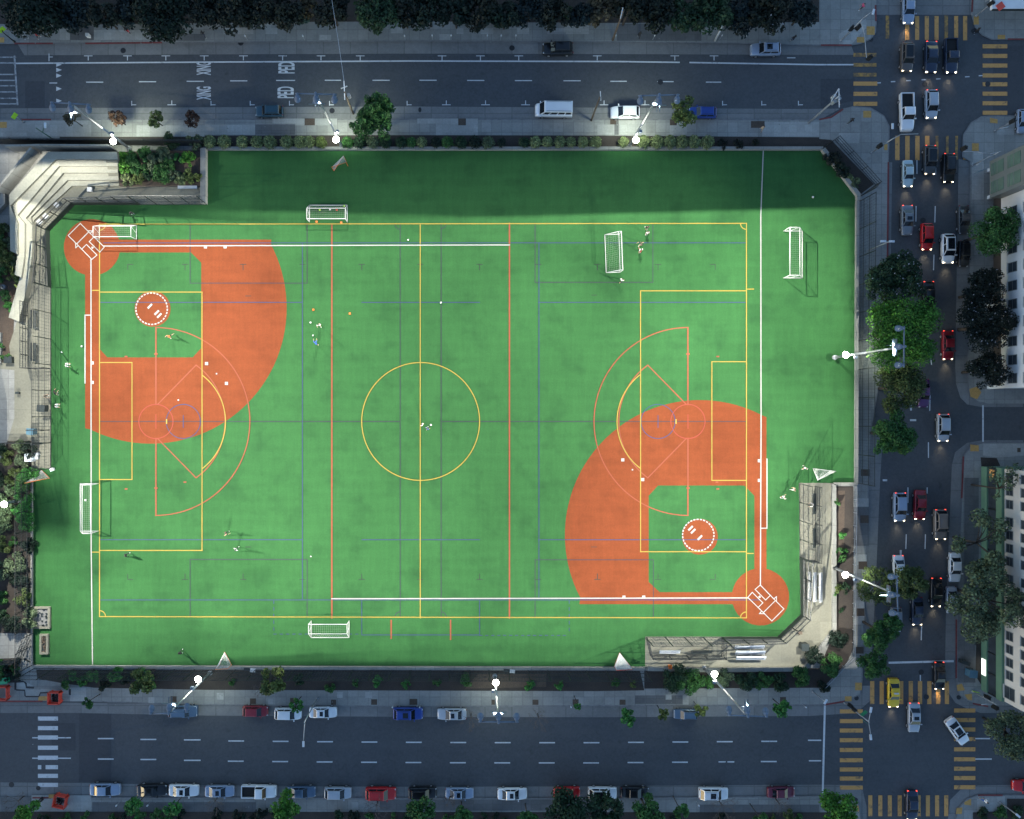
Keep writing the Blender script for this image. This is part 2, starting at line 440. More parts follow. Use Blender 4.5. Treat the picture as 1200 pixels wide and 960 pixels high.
# sidewalk panels poured at different times
pale = [rect(262,33,297,40),rect(304,27,318,33),rect(311,33,325,40),rect(535,33,543,40),rect(563,33,578,40),rect(606,33,620,40),rect(641,33,662,40),rect(662,27,690,40),rect(458,32,472,39),rect(110,35,178,47),rect(70,32,82,47),rect(822,31,845,41),rect(515,40,528,47),rect(374,41,388,47),
 rect(0,141.5,107,160),rect(160,147,240,160),rect(240,146,299,158),rect(319,139,346,145),rect(346,139,395,147),rect(489,139,511,145),rect(511,139,560,159),rect(893,143,960,160),rect(920,146,952,160),rect(700,146,757,158),rect(725,141,757,158),rect(785,141,805,158),
 rect(983,156,1007,168),[(983,40),(1015,22),(1016,32),(998,52),(983,52)],rect(1140,178,1152,190),rect(1139,190,1153,234),rect(1168,151,1188,158),
 rect(1003,584,1018,594),rect(1000,650,1016,662),rect(1001,704,1013,714),rect(1001,722,1013,732),rect(37,932,107,951),rect(82,806,101,822),rect(24,795,44,804),rect(38,872,39,873),rect(412,940,420,951),rect(174,817,181,824),rect(395,811,402,818),rect(428,811,436,818),rect(780,814,787,820),rect(800,815,807,826),rect(314,819,320,825),rect(254,812,262,820),
 rect(1188,934,1189,935),[(1145,936),(1178,933),(1178,950),(1145,951)],[(1152,520),(1200,520),(1200,534),(1170,536),(1152,534)]]
sheets('pale_sidewalk_panel', pale, 0.003, 'sidewalk_pale', 0.00008)
dark = [rect(82,30,110,47),rect(178,40,240,48),rect(299,146,346,158),rect(720,141,725,158),rect(744,815,800,825),rect(108,940,300,952),rect(0,935,37,952),rect(820,943,960,955),rect(445,937,700,950),rect(723,28,822,48),rect(1000,594,1018,640),rect(1130,560,1147,700),rect(1122,700,1143,800)]
sheets('old_sidewalk_panel', dark, 0.006, 'sidewalk_dark', 0.00008)
tac = [rect(-6,44,5,50),rect(-6,143,8,150),rect(1015.5,31,1025,41),rect(1004,43.5,1013,50),rect(1141,19,1147,29),rect(1169,41,1178,46),rect(1011.5,130,1021,138),rect(1036,169,1040,176),[(1160,138),(1169,140),(1169,145),(1160,144)],rect(1139,168,1147,177),[(1136,456),(1145,453),(1150,460),(1145,468),(1137,465)],[(1137,521),(1147,522),(1147,529),(1137,529)],rect(1002,800,1010,809),rect(990,816,998,822),[(1121,803),(1127,801),(1131,809),(1122,810)],[(1130,814),(1139,813),(1139,821),(1134,820)],rect(45,816,57,821),rect(57,931,66,935.5),[(987,935),(995,936),(995,940),(987,939)],[(998,944),(1006,944),(1007,951),(999,951)],[(1130,940),(1138,936),(1138,944),(1130,943)],[(1121,947),(1128,946),(1127,954),(1120,954)]]
sheets('tactile_paving', tac, 0.012, 'tactile')
tp = [rect(357,139,369,147),rect(537,139,546,147),rect(880,142,896,150),rect(715,140,722,146),rect(785,140,793,147),rect(1009,550,1019,558),rect(1008,604,1018,613),rect(1006,658,1016,667),rect(1004,713,1013,722),rect(1003,758,1012,766),rect(293,818.5,300,825),rect(388,820,394,826),rect(340,818,347,824),rect(435,819.5,442,826),rect(624,820,631,826),rect(576,820,580,826),rect(671,819.5,678,826),rect(726,820,733,826),rect(914,817,921,824),rect(200,816,207,823),rect(480,819,489,826),rect(1192,525,1196,530)]
sheets('tree_pit', tp, 0.014, 'soil_brown')

# planted strips of earth
soil = [[(-300,-300),(960,-300),(960,26),(700,27),(480,25),(330,26),(100,29),(-300,26)],
 [(70,160.5),(240,160.5),(240,170),(70,170)],[(240,159),(480,158.5),(700,159),(960,161),(960,174),(240,175)],
 [(42,785),(750,786),(755,809),(700,810),(240,808.5),(110,806),(75,801),(42,795)],[(755,786),(960,783),(978,740),(976,570),(1000,570),(1000,760),(992,778),(965,806),(755,807)],
 [(940,178),(965,178),(1001,226),(1003,234)],[(-60,262),(8,262),(12,300),(20,330),(16,380),(13,425),(-60,425)],[(-60,517),(37,517),(39,556),(39,742),(-60,742)],[(-60,775),(22,771),(22,800),(-60,800)],
 [(960,163),(974,164),(1024,216),(1008,228),(960,175)],[(-300,951),(985,952),(990,1300),(-300,1300)],[(1180,936),(1500,936),(1500,1200),(1140,1200),(1140,952),(1180,951)],[(1149,536),(1168,537),(1172,546),(1150,548)],[(1144,740),(1152,740),(1152,806),(1143,792)]]
sheets('planting_earth', soil, 0.018, 'soil', 0.0008)
sheets('bare_earth', [[(977,575),(990,575),(989,640),(977,660)],[(560,790),(640,790),(640,805),(545,807)],[(0,330),(18,330),(15,424),(0,424)]], 0.034, 'soil_brown', 0.0008)

# ------------------------------------------------------------------ the playing field
ZF = 0.05
turf = [(243,177),(963,177),(1003,230),(1001,566),(936,566),(937,652),(938,720),(911,746),(756,746),(756,781),(39,779),(39,549),(60,549),(60,336),(58,271),(88,240),(243,240)]
b = MB(); b.prism(poly(turf), -0.02, ZF); st(b.build('turf_field', M['turf']))
def arc(cx, cy, r, a0, a1, n=40):
    return [(cx+r*math.cos(R(a0+(a1-a0)*i/n)), cy+r*math.sin(R(a0+(a1-a0)*i/n))) for i in range(n+1)]
def ang(cx, cy, x, y): return math.degrees(math.atan2(y-cy, x-cx))
clay = []
# left diamond (plan pixels, y down): infield outline minus the grass square built as four pieces
a0, a1 = ang(177,362,318,281), ang(177,362,100,502)
outer = arc(177,361,159,a0,a1,64)
inner = [(236,419),(236,308)]
b = MB()
def cl(pts, k): b.sheet(poly(pts), ZF+0.004+k*0.0009)
cl([(116,281),(318,281)]+outer[1:-1]+[(100,502),(100,419),(116,419),(126,419),(226,419),(236,408),(236,308),(224,296),(116,296)], 0)
cl([(100,281),(116,281),(116,419),(100,419)], 1)
cl([(116,408),(126,419),(116,419)], 2)
cl(arc(108,290,33,0,360,48)[:-1], 3)
cl(arc(179,362,21,0,360,40)[:-1], 4)
a0, a1 = ang(820,627,679,708), ang(820,627,898,489)
outer = arc(820,627,158,a0,a1+360,64)
cl([(884,708),(679,708)]+outer[1:-1]+[(898,489),(898,569),(884,569),(872,569),(771,569),(760,581),(760,682),(773,694),(884,694)], 5)
cl([(884,569),(898,569),(898,708),(884,708)], 6)
cl([(872,569),(884,569),(884,581)], 7)
cl(arc(891,699.5,33.5,0,360,48)[:-1], 8)
cl(arc(820,629,21,0,360,40)[:-1], 9)
st(b.build('clay_infield', M['clay']))

ZL = ZF+0.020
class Lines:
    def __init__(s, z): s.b = MB(); s.z = z
    def l(s, pts, w=0.11, closed=False):
        if closed: pts = list(pts)+[pts[0]]
        for a, c in zip(pts, pts[1:]):
            va, vc = Vector(W(*a)), Vector(W(*c)); d = (vc-va).normalized(); n = Vector((-d.y,d.x))*w/2; e = d*w/2
            s.b.sheet([tuple(va-n-e),tuple(vc-n+e),tuple(vc+n+e),tuple(va+n-e)], s.z); s.z += 0.00006
    def arc(s, cx, cy, r, a0, a1, w=0.11, n=56):
        smooth_strip(s.b, [Vector(W(*p)) for p in arc(cx,cy,r,a0,a1,n)], w, s.z); s.z += 0.00006
    def box(s, x0, y0, x1, y1): s.b.sheet(poly(rect(x0,y0,x1,y1)), s.z); s.z += 0.00006
    def done(s, name, m): return st(s.b.build(name, M[m]))
# dark ticks
L = Lines(ZL)
for y, sg in ((310,1),(679,-1)):
    for x in (150,217,285,354.5,424,492.5,562,631,700,771,838):
        if x in (150,): L.l([(x,y),(x+6,y)],0.10); L.l([(x,y),(x,y+6*sg)],0.10)
        elif x == 838: L.l([(x-6,y),(x,y)],0.10); L.l([(x,y),(x,y+6*sg)],0.10)
        elif x in (354.5,492.5,631): L.l([(x-3.2,y),(x+3.2,y)],0.10)
        else: L.l([(x-3.4,y),(x+3.4,y)],0.10); L.l([(x,y),(x,y+6.5*sg)],0.11)
for x, y in ((696,346),(291,347),(291,641),(696,641)): L.l([(x-3,y),(x+3,y)],0.09)
L.done('dark_hash_marks','f_tick')
L = Lines(ZL+0.004)
w = 0.105
L.l([(117,494),(469,494)],w); L.l([(517,494),(874,494)],w); L.l([(469,263),(469,723)],w); L.l([(517,262),(517,723)],w)
for p in ([(223,262),(223,332),(360,332),(360,262)],[(223,723),(223,655.5),(360,655.5),(360,723)],[(627,262),(627,331),(765,331),(765,262)],[(627,723),(627,656),(765.5,656),(765.5,724)]): L.l(p,w)
for cx, cy, a0, a1 in ((469,263,90,180),(517,262,0,90),(469,723,180,270),(517,723,270,360)): L.arc(cx,cy,6,a0,a1,w,10)
L.done('purple_pitch_lines','f_black')
L = Lines(ZL+0.009)
w = 0.115
L.l([(122,284.8),(874,284.8)],w); L.l([(117,703),(891,703)],w); L.l([(354.5,285),(354.5,702)],w); L.l([(631.5,285),(631.5,700)],w)
for y in (354.5,632.5):
    for x0, x1 in ((117,354),(424,562),(631,874)): L.l([(x0,y),(x1,y)],w)
L.arc(215,494,20,0,360,w); L.arc(771,494,20,0,360,w)
L.l([(215,487),(215,501)],w); L.l([(771,487),(771,501)],w)
L.l([(424,703),(424,744),(562,744),(562,703)],w)
def dots(a, c):
    n = int(max(abs(a[0]-c[0]), abs(a[1]-c[1]))/7)
    for i in range(n):
        t0, t1 = i/n, (i+0.4)/n
        L.l([(a[0]+(c[0]-a[0])*t0, a[1]+(c[1]-a[1])*t0),(a[0]+(c[0]-a[0])*t1, a[1]+(c[1]-a[1])*t1)],w)
dots((321,704),(321,743)); dots((321,743),(424,743)); dots((562,744.5),(667,744.5)); dots((667,704),(667,744))
L.done('blue_pitch_lines','f_blue')
L = Lines(ZL+0.014)
w = 0.22
L.l([(389,263),(389,724)],w); L.l([(597,262),(597,724)],w); L.l([(458.5,727),(458.5,748)],0.22); L.l([(528,727),(528,749)],0.22)
for x, sg in ((183,1),(806,-1)):
    L.l([(x,384),(x,474)],0.2); L.l([(x,514),(x,604)],0.2)
    L.arc(x,494,110,-90 if sg>0 else 90,90 if sg>0 else 270,0.16,72)
    dx = 47*sg
    L.l([(x+2*sg,474),(x+dx,428)],0.17); L.l([(x+2*sg,514),(x+dx,560)],0.17)
    A = math.degrees(math.atan2(66,47))
    L.arc(x,494,81,(-A if sg>0 else 180-A),(A if sg>0 else 180+A),0.17)
    for y in (415,572): L.l([(x-1,y),(x+1,y)],0.25)
    for ddx, y in ((-35,418),(-35,573),(34*sg,565)): L.l([(x+ddx*sg-0.8,y),(x+ddx*sg+0.8,y)],0.22)
L.done('orange_pitch_lines','f_orange')
L = Lines(ZL+0.019)
for x in (183,806):
    L.arc(x,494,20,0,360,0.13); L.l([(x,486),(x,502)],0.12)
L.done('red_circle_lines','f_red')
L = Lines(ZL+0.024)
w = 0.15
L.l([(117,263),(874.5,262),(874.5,724),(117,722.5)],w,True); L.l([(492.5,263),(492.5,724)],w); L.arc(493,494,69,0,360,w,96)
L.l([(117,342.5),(237,342.5),(237,645),(117,645)],w); L.l([(117,425),(155,425),(155,562),(117,562)],w)
L.l([(874,341),(750.5,341),(750.5,646.5),(874,646.5)],w); L.l([(874,424),(834,424),(834,563),(874,563)],w)
A = math.degrees(math.acos(41/69)); L.arc(196,494.5,68.5,-A,A,w); L.arc(792,494,69,180-A,180+A,w)
L.l([(195.5,492),(195.5,496)],0.2); L.l([(792,492),(792,496)],0.2)
for a, c in (((108.5,340.5),(116,340.5)),((108.5,647),(116,647)),((875,339),(883,339)),((875,648.5),(882.5,648.5))): L.l([a,c],w)
L.arc(874.5,262,7,90,180,w,10); L.arc(874.5,724,7,180,270,w,10); L.arc(117,722.5,7,270,360,w,10); L.arc(117,263,7,0,90,w,10)
L.done('yellow_soccer_lines','f_yellow')
L = Lines(ZL+0.030)
w = 0.17
L.l([(122,288.6),(597,287.3)],w); L.l([(107,304),(107.2,640),(108.8,778)],w); L.l([(894.2,177),(891.3,252),(891.6,500),(890.8,686)],w); L.l([(389,701.6),(876,700.6)],w)
L.l([(107,369.5),(100,369.5),(100,449)],w); L.l([(891,619),(898.5,619),(898.5,538)],w)
for x, y in ((108.5,425.5),(108.5,448.3),(241,289.6),(264,289.6),(242.3,426.2),(265.6,449.4),(729.7,539),(753,562),(889.6,540),(889.6,563),(731,699.6),(754.2,699.6)): L.box(x-1.8,y-1.8,x+1.8,y+1.8)
for x, y in ((254,438),(741,550.5)): L.box(x-.8,y-.8,x+.8,y+.8)
for (hx, hy, s) in ((108.6,290.4,1),(890.0,699.4,-1)):
    q = math.sqrt(0.5)*s
    def T(al, la): return (hx+q*al+q*la*1.0, hy+q*al-q*la*1.0)
    w2 = 0.13
    for e in (1,-1):
        L.l([T(9.4,10.3*e),T(10,2.4*e),T(-7.5,2.3*e),T(-7.5,10.3*e)],w2)
        L.l([T(9.4,10.3*e),T(-16,10*e)],w2)
        L.l([T(-13.4,10*e),T(-13.6,14*e),T(-17.6,10.2*e)],w2)
    L.l([T(-16,10),T(-30,10),T(-30,-10),T(-16,-10)],w2,True)
    L.b.sheet([W(*T(1.3,1.3)),W(*T(1.3,-1.3)),W(*T(-.2,-1.3)),W(*T(-1.6,0)),W(*T(-.2,1.3))], L.z); L.z += 0.0001
for cx, cy, s in ((178,362,1),(818,627,-1)):
    for i in range(30):
        L.arc(cx,cy,18.4,i*12,i*12+7.6,0.2,3)
    q = math.sqrt(.5)
    for x, y in ((176-178,359-362),(184-178,366.5-362),(187-178,370-362)):
        L.l([(cx+s*x-1.7,cy+s*y+1.7),(cx+s*x+1.7,cy+s*y-1.7)],0.3)
L.done('white_diamond_lines','f_white')

# concrete beside the field
sheets('field_side_concrete', [[(936,566),(975,566),(976,735),(940,783),(756,783),(756,746),(911,746),(938,720),(937,652)],[(11,405),(60,336),(60,549),(37,549),(37,517),(9,517),(9,517),(0,540),(-40,560),(-40,425),(13,425)],[(35,330),(41,290),(40,262),(80,215),(140,217),(240,218),(240,240),(88,240),(58,271),(60,336),(30,380),(11,405)]], 0.045, 'pad', 0.002)
sheets('park_path', [[(-80,742),(38,742),(38,771),(28,771),(24,796),(44,806),(44,796),(42,779),(22,771),(-80,775)],[(-80,181),(21,178),(22,190),(-2,232),(-80,232)],[(-80,425),(17,434),(17,490),(9,517),(0,540),(-80,540)]], 0.05, 'sidewalk', 0.002)

# ------------------------------------------------------------------ road markings
class RL(Lines): pass
L = RL(ZR+0.018)
L.l([(16,74),(240,72.5),(480,71.2),(720,71.8),(796,72.8)],0.22); L.l([(809,73),(960,75.5),(1000,75.5)],0.22)
for x0, x1, y in ((101,120,96),(163,182,95.5),(219,238,95),(270,289,94.5),(324,345,94),(381,399,93.8),(437,456,93.8),(492,511,93.8),(548,567,94),(604,623,94.2),(661,680,94.4),(716,734,95),(771,789,95.4),(828,845,96),(58,66,97)): L.l([(x0,y),(x1,y)],0.15)
for x0, x1, ya, yb in ((115,132,866,890),(165,182,867,890.5),(216,234,867.5,891.5)): L.l([(x0,ya),(x1,ya)],0.2); L.l([(x0,yb),(x1,yb)],0.2)
for i in range(14):
    x0 = 268+i*52.1; ya = 868.8+2*math.sin(min(1,i/7)*1.57)-(0 if i < 8 else (i-8)*0.4); yb = ya+23.7
    if i == 13: continue
    L.l([(x0,ya),(x0+17,ya)],0.2)
    if i == 11: L.l([(843,yb),(850,yb)],0.18); L.l([(853.5,yb),(860,yb)],0.2)
    else: L.l([(x0-0.5,yb),(x0+16.5,yb)],0.2)
L.l([(948,868),(962,868)],0.2); L.l([(949,892),(962,892)],0.2)
L.l([(967,828),(964.5,930)],0.3); L.l([(1043,777),(1117,775.2)],0.32)
for x0, x1, y in ((38,82,865),(38,82,889)): L.l([(x0,y),(x1,y)],0.18)
for x0, x1, y in ((1144,1160,866),(1144,1162,890)): L.l([(x0,y),(x1,y)],0.2)
L.l([(1152.5,476),(1152.5,517)],0.25)
for p in ([(1074,242),(1073.8,259)],[(1096.5,242),(1096,260)],[(1095,299),(1094.5,316)],[(1091,417),(1092,427)],[(1090.5,464),(1090,481)],[(1088.5,519),(1088.5,536)],[(1064.5,572),(1064.5,589)],[(1062.5,627),(1062,643)],[(1085,627),(1084.5,643)],[(1080.5,734),(1080,750)],[(1087,572),(1087,578)],[(1075,188),(1075,203)],[(1097,197),(1097,204)],[(1079,792),(1079,798)]): L.l(p,0.16)
for p in ([(1068,475),(1068,480)],[(1068,492.5),(1073,492.5)],[(1056,646),(1056,650)],[(1036,563),(1039,563)]): L.l(p,0.3)
for x, y in ((1030,97),(1047,95.5),(1065,94.3),(1083,93.3),(1100,92.3),(1134,89.8),(1150,88.5)): L.l([(x-2,y),(x+2,y-0.2)],0.16)
for x in (103,149,194,239,285,331,376,422,518,563,608,700,791,837): L.l([(x-4.6,65.2),(x+4.6,65.2)],0.12); L.l([(x,65.2),(x,70)],0.14)
L.l([(57,63),(57,71)],0.14); L.l([(57,66.5),(61,66.5)],0.12); L.l([(923,67.5),(932,67.5)],0.12)
for x in (201,523,569,616,708,756): L.l([(x-4.6,122.6),(x+4.6,122.6)],0.12); L.l([(x,118),(x,122.6)],0.13)
for x in (154,247,293,339,386,477,847,893,936): L.l([(x,118.5),(x,123)],0.13); L.l([(x,122.6),(x+4.8,122.6)],0.12)
for y in (75.5,81.7,88.4,103.8,118): 
    L.b.add([(*W(65.5,y-2.6),L.z),(*W(65.5,y+2.6),L.z),(*W(72,y),L.z)],[(0,1,2)])
L.done('road_lines','road_white')
L = RL(ZR+0.022)
for i, y in enumerate((66.8,73.5,87,94,100.3,107.5,115,121.5)): L.l([(-6,y),(18,y)],0.2)
L.l([(16.5,66),(20,122)],0.28)
L.l([(1166,65),(1166,66)],0.1)
L.done('ladder_crossing','road_white_worn')
L = RL(ZR+0.026)
for y in (842.5,853.7,864.7,876.7,888.4,899.5,909.7,920.3): 
    if y == 899.5: L.box(44,y-2.4,48,y+2.4); L.box(53,y-2.4,67.5,y+2.4)
    else: L.box(44,y-2.4,67.5,y+2.4)
L.done('white_zebra_crossing','road_white')
L = RL(ZR+0.030)
for x in (1063.5,1075.2,1086.6,1098): L.box(x-2.4,18.5,x+2.4,46.5)
for x in (1121,1131.5): L.box(x-2.4,18.5,x+2.4,47)
for y in (54,65.3,76.6,88.2,98.5,109.6,120.8,132): L.box(1152,y-2.4,1181,y+2.4)
for y in (97.8,109.8,121.5): L.box(1000.5,y-2.4,1028.5,y+2.4)
for x in (1052,1063.8,1075.5,1087): L.box(x-2.6,159,x+2.6,187.5)
for x in (1131.5,): L.box(x-2.5,159,x+2.5,187)
for x in (1022.5,1033.7,1056.5,1067.8,1078.6,1089.5,1100,1110.2): L.box(x-2.5,798.5,x+2.5,825.5)
for y in (834,845.4,856.5,867.8,879.3,891.3,902.2,912.8,923.5): L.box(984.5,y-2.4,1011.5,y+2.4)
for y in (833,844.2,855.3,866.5,878.5,890.2,901.3,912.2,923): L.box(1118.5,y-2.4,1143.5,y+2.4)
for x in (1020.3,1032,1043.2,1054.8,1077,1087.8,1098.6,1109.3): L.box(x-2.4,932.5,x+2.4,957)
L.done('yellow_crosswalk','road_yellow')
L = RL(ZR+0.034)
for x in (1040.5,1109.5): L.box(x-2.2,18,x+2,45)
for y in (64,75.8,87.3): L.box(1000.5,y-2.2,1027.5,y+2.2)
for x in (1098.5,1110.5,1121.5): L.box(x-1.6,159,x+1.6,187)
L.done('worn_yellow_crosswalk','road_yellow_worn')
# word markings for west-bound drivers
def word(txt, cx, cy, length, height, name):
    cu = bpy.data.curves.new(name, 'FONT'); cu.body = txt; cu.align_x = 'CENTER'; cu.align_y = 'CENTER'; cu.size = 1.0; cu.offset = 0.022
    tmp = bpy.data.objects.new('t', cu); COL.objects.link(tmp)
    dg = bpy.context.evaluated_depsgraph_get()
    me = bpy.data.meshes.new_from_object(tmp.evaluated_get(dg)); bpy.data.objects.remove(tmp)
    xs = [v.co.x for v in me.vertices]; ys = [v.co.y for v in me.vertices]
    kx, ky = height/(max(xs)-min(xs)), length/(max(ys)-min(ys)); mx, my = (max(xs)+min(xs))/2, (max(ys)+min(ys))/2
    for v in me.vertices: v.co.x = (v.co.x-mx)*kx; v.co.y = (v.co.y-my)*ky; v.co.z = 0
    me.materials.clear(); me.materials.append(M['road_white'])
    x, y = W(cx, cy)
    return st(inst(name, me, None, (x, y, ZR+0.020), (0,0,R(90))))
word('PED', 335.5, 79, 19*S, 13.5*S, 'road_word'); word('PED', 334.5, 108, 19*S, 13.5*S, 'road_word')
word('XING', 238.5, 80, 17*S, 15.5*S, 'road_word'); word('XING', 238.5, 109, 17*S, 15.5*S, 'road_word')
# manholes
b = MB()
for x, y in ((144,59),(600,56),(389,129.5),(282,50),(1084,98.5),(1158,98.3),(1080,788),(1086,817),(1082,258),(13,920),(1145,35),(774,96)):
    b.disc((*W(x,y), ZR+0.04), 0.42, 18)
for x, y in ((1021,46),(1022,36),(1141,36),(1004,818.5),(1124,817.5),(1003,938),(44.5,924)): b.disc((*W(x,y), ZR+0.042), 0.36, 16)
for x, y in ((492,128.5),): b.disc((*W(x,y), ZR+0.05), 0.25, 12, ry=0.4)
st(b.build('manhole_cover', M['hole']))
# ------------------------------------------------------------------ vehicles
def paint(name, c, rough=0.28, metal=0.25):
    m = simple('paint_'+name, c, rough, 0.05, 0.8, metal, 0, 0.6); return m
PAINT = {k: paint(k, c) for k, c in dict(
    black=(0.008,0.009,0.011), navy=(0.018,0.028,0.055), teal=(0.02,0.06,0.085), white=(0.72,0.73,0.74), silver=(0.36,0.39,0.43), silverblue=(0.24,0.30,0.40),
    grey=(0.17,0.19,0.21), darkgrey=(0.05,0.055,0.06), red=(0.48,0.012,0.014), darkred=(0.22,0.012,0.022), maroon=(0.13,0.018,0.04), blue=(0.015,0.05,0.26), blueslate=(0.07,0.115,0.18),
    brown=(0.10,0.085,0.075), aqua=(0.40,0.50,0.52), yellow=(0.72,0.47,0.02), purple=(0.07,0.02,0.09), tan=(0.20,0.17,0.15)).items()}
# type: length, width, height, belt, [(x, halfwidth factor, top z)] , greenhouse (x front base, x front roof, x rear roof, x rear base)
CAR = {
 'sedan': dict(L=4.65, W=1.82, H=1.45, top=[(-2.32,.80,.62),(-2.26,.90,.88),(-1.9,.97,.98),(-1.2,1,1.0),(0,1,.98),(0.95,1,.97),(1.6,.97,.88),(2.05,.92,.78),(2.25,.84,.66),(2.32,.72,.52)], gh=(1.05,.35,-.95,-1.62), ww=.72),
 'hatch': dict(L=4.1, W=1.76, H=1.52, top=[(-2.05,.84,.7),(-2.0,.92,.98),(-1.7,.98,1.04),(-1.0,1,1.03),(0,1,1.0),(0.9,1,.99),(1.5,.96,.88),(1.85,.9,.76),(2.0,.82,.64),(2.05,.72,.5)], gh=(1.1,.4,-1.45,-1.9), ww=.74),
 'suv': dict(L=4.75, W=1.92, H=1.72, top=[(-2.37,.84,.7),(-2.32,.92,1.06),(-2.0,.98,1.13),(-1.2,1,1.13),(0,1,1.1),(1.0,1,1.09),(1.7,.97,1.0),(2.15,.93,.9),(2.32,.85,.74),(2.37,.75,.55)], gh=(1.15,.55,-1.75,-2.2), ww=.76),
 'van': dict(L=5.6, W=2.0, H=2.25, top=[(-2.8,.94,.9),(-2.78,.97,1.2),(-2.4,1,1.25),(-1.2,1,1.25),(0,1,1.25),(1.4,1,1.22),(2.3,.97,1.1),(2.6,.93,.95),(2.77,.86,.75),(2.8,.78,.55)], gh=(2.15,1.5,-2.7,-2.76), ww=.86),
 'pickup': dict(L=5.5, W=1.95, H=1.82, top=[(-2.75,.9,.62),(-2.73,.96,.8),(-2.3,1,.82),(-1.2,1,.82),(-.62,1,.84),(-.55,1,1.13),(1.0,1,1.12),(1.9,.98,1.06),(2.45,.94,.98),(2.68,.88,.8),(2.75,.78,.55)], gh=(1.2,.7,-.45,-.6), ww=.78),
}
_car_cache = {}
def smooth_mesh(mb, lev=1):
    me = mb.mesh('t', [PAINT['white']]); ob = bpy.data.objects.new('t', me); COL.objects.link(ob)
    md = ob.modifiers.new('s','SUBSURF'); md.levels = lev; md.render_levels = lev
    dg = bpy.context.evaluated_depsgraph_get(); dg.update()
    r = bpy.data.meshes.new_from_object(ob.evaluated_get(dg)); bpy.data.objects.remove(ob)
    out = ([tuple(v.co) for v in r.vertices], [tuple(p.vertices) for p in r.polygons]); bpy.data.meshes.remove(r); return out
def car_meshes(t):
    if t in _car_cache: return _car_cache[t]
    c = CAR[t]; hw = c['W']/2; top = c['top']; zb = 0.26
    pm = PAINT['white']
    b = MB(); rows = []
    # refine stations
    stn = []
    for (xa,wa,za),(xb,wb,zb2) in zip(top, top[1:]):
        for k in range(2): t_ = k/2; stn.append((xa+(xb-xa)*t_, wa+(wb-wa)*t_, za+(zb2-za)*t_))
    stn.append(top[-1])
    for x, w, z in stn:
        h = hw*w
        r = [(x,-h*.92,zb),(x,-h,zb+.14),(x,-h*1.0,z-.22),(x,-h*.97,z-.07),(x,-h*.86,z),(x,-h*.45,z+.025),(x,0,z+.035)]
        r += [(x,-y,zz) for (x,y,zz) in r[-2::-1]]
        rows.append(r)
    n = len(rows[0]); vs = [p for r in rows for p in r]; fs = []
    for i in range(len(rows)-1):
        for j in range(n-1): fs.append((i*n+j,(i+1)*n+j,(i+1)*n+j+1,i*n+j+1))
        fs.append(((i+1)*n, i*n, i*n+n-1, (i+1)*n+n-1))
    fs.append(tuple(range(n))); fs.append(tuple(range(len(rows)*n-1,(len(rows)-1)*n-1,-1)))
    bs = MB(); bs.add(vs, fs, 0); sm = smooth_mesh(bs); b.add(sm[0], sm[1], 0)
    def belt(x):
        for (xa,wa,za),(xb,wb,z2) in zip(top, top[1:]):
            if xa <= x <= xb: return za+(z2-za)*(x-xa)/(xb-xa)
        return top[-1][2]
    xf, xrf, xrr, xr = c['gh']; ww = hw*c['ww']; wb_ = hw*.9; Hh = c['H']
    zf, zr = belt(xf)-.03, belt(xr)-.03
    base = [(xf,-wb_*.94,zf),(xf,wb_*.94,zf),(xr,wb_*.94,zr),(xr,-wb_*.94,zr)]
    eave = [(xrf,-ww,Hh-.09),(xrf,ww,Hh-.09),(xrr,ww,Hh-.09),(xrr,-ww,Hh-.09)]
    ring = [(xrf-.07,-ww*.955,Hh-.03),(xrf-.07,ww*.955,Hh-.03),(xrr+.06,ww*.955,Hh-.03),(xrr+.06,-ww*.955,Hh-.03)]
    roof = [(xrf-.16,-ww*.86,Hh),(xrf-.16,ww*.86,Hh),(xrr+.14,ww*.86,Hh),(xrr+.14,-ww*.86,Hh)]
    midm = [((xrf+xrr)/2,0,Hh+.03)]
    vs = base+eave+ring+roof+midm
    fs = [(i,(i+1)%4,4+(i+1)%4,4+i) for i in range(4)]+[(4+i,4+(i+1)%4,8+(i+1)%4,8+i) for i in range(4)]+[(8+i,8+(i+1)%4,12+(i+1)%4,12+i) for i in range(4)]+[(12+i,12+(i+1)%4,16) for i in range(4)]
    b.add(vs, fs, 0)
    if t == 'pickup':
        for s in (1,-1): b.box((-1.66, s*hw*.93, .98), (2.15,.12,.34), 0, 0)
        b.box((-2.69,0,.97),(.12,hw*1.76,.33),0,0)
    for s in (1,-1):   # lower sills and bumper undertray
        b.box((0,s*hw*.93,.3),(c['L']*.6,.1,.1),0,1)
    if t in ('suv','van'):
        for s in (1,-1): b.tube((xrf-.3,s*ww*.84,Hh+.06),(xrr+.3,s*ww*.84,Hh+.06),.025,n=5,m=1)
    out = {'body': b.mesh('car_body',[pm,M['trim']])}
    nb_ = len(sm[1]); out['body'].polygons.foreach_set('use_smooth', [i < nb_ for i in range(len(out['body'].polygons))])
    def panel(q, ins, off=.012):
        q = [Vector(p) for p in q]; ce = sum(q, Vector())/4
        nn = (q[1]-q[0]).cross(q[3]-q[0]).normalized()
        if nn.dot(ce-Vector((0,0,.6))) < 0: nn = -nn
        return [p+(ce-p)*ins+nn*off for p in q]
    def glass(name, quads):
        g = MB()
        for q in quads: g.quad(*q)
        out[name] = g.mesh(name,[M['glass']])
    glass('windshield',[panel([base[0],base[1],eave[1],eave[0]],.06)])
    glass('rear_window',[panel([base[2],base[3],eave[3],eave[2]],.09)])
    for s, nm in ((0,'side_window'),(1,'side_window')): pass
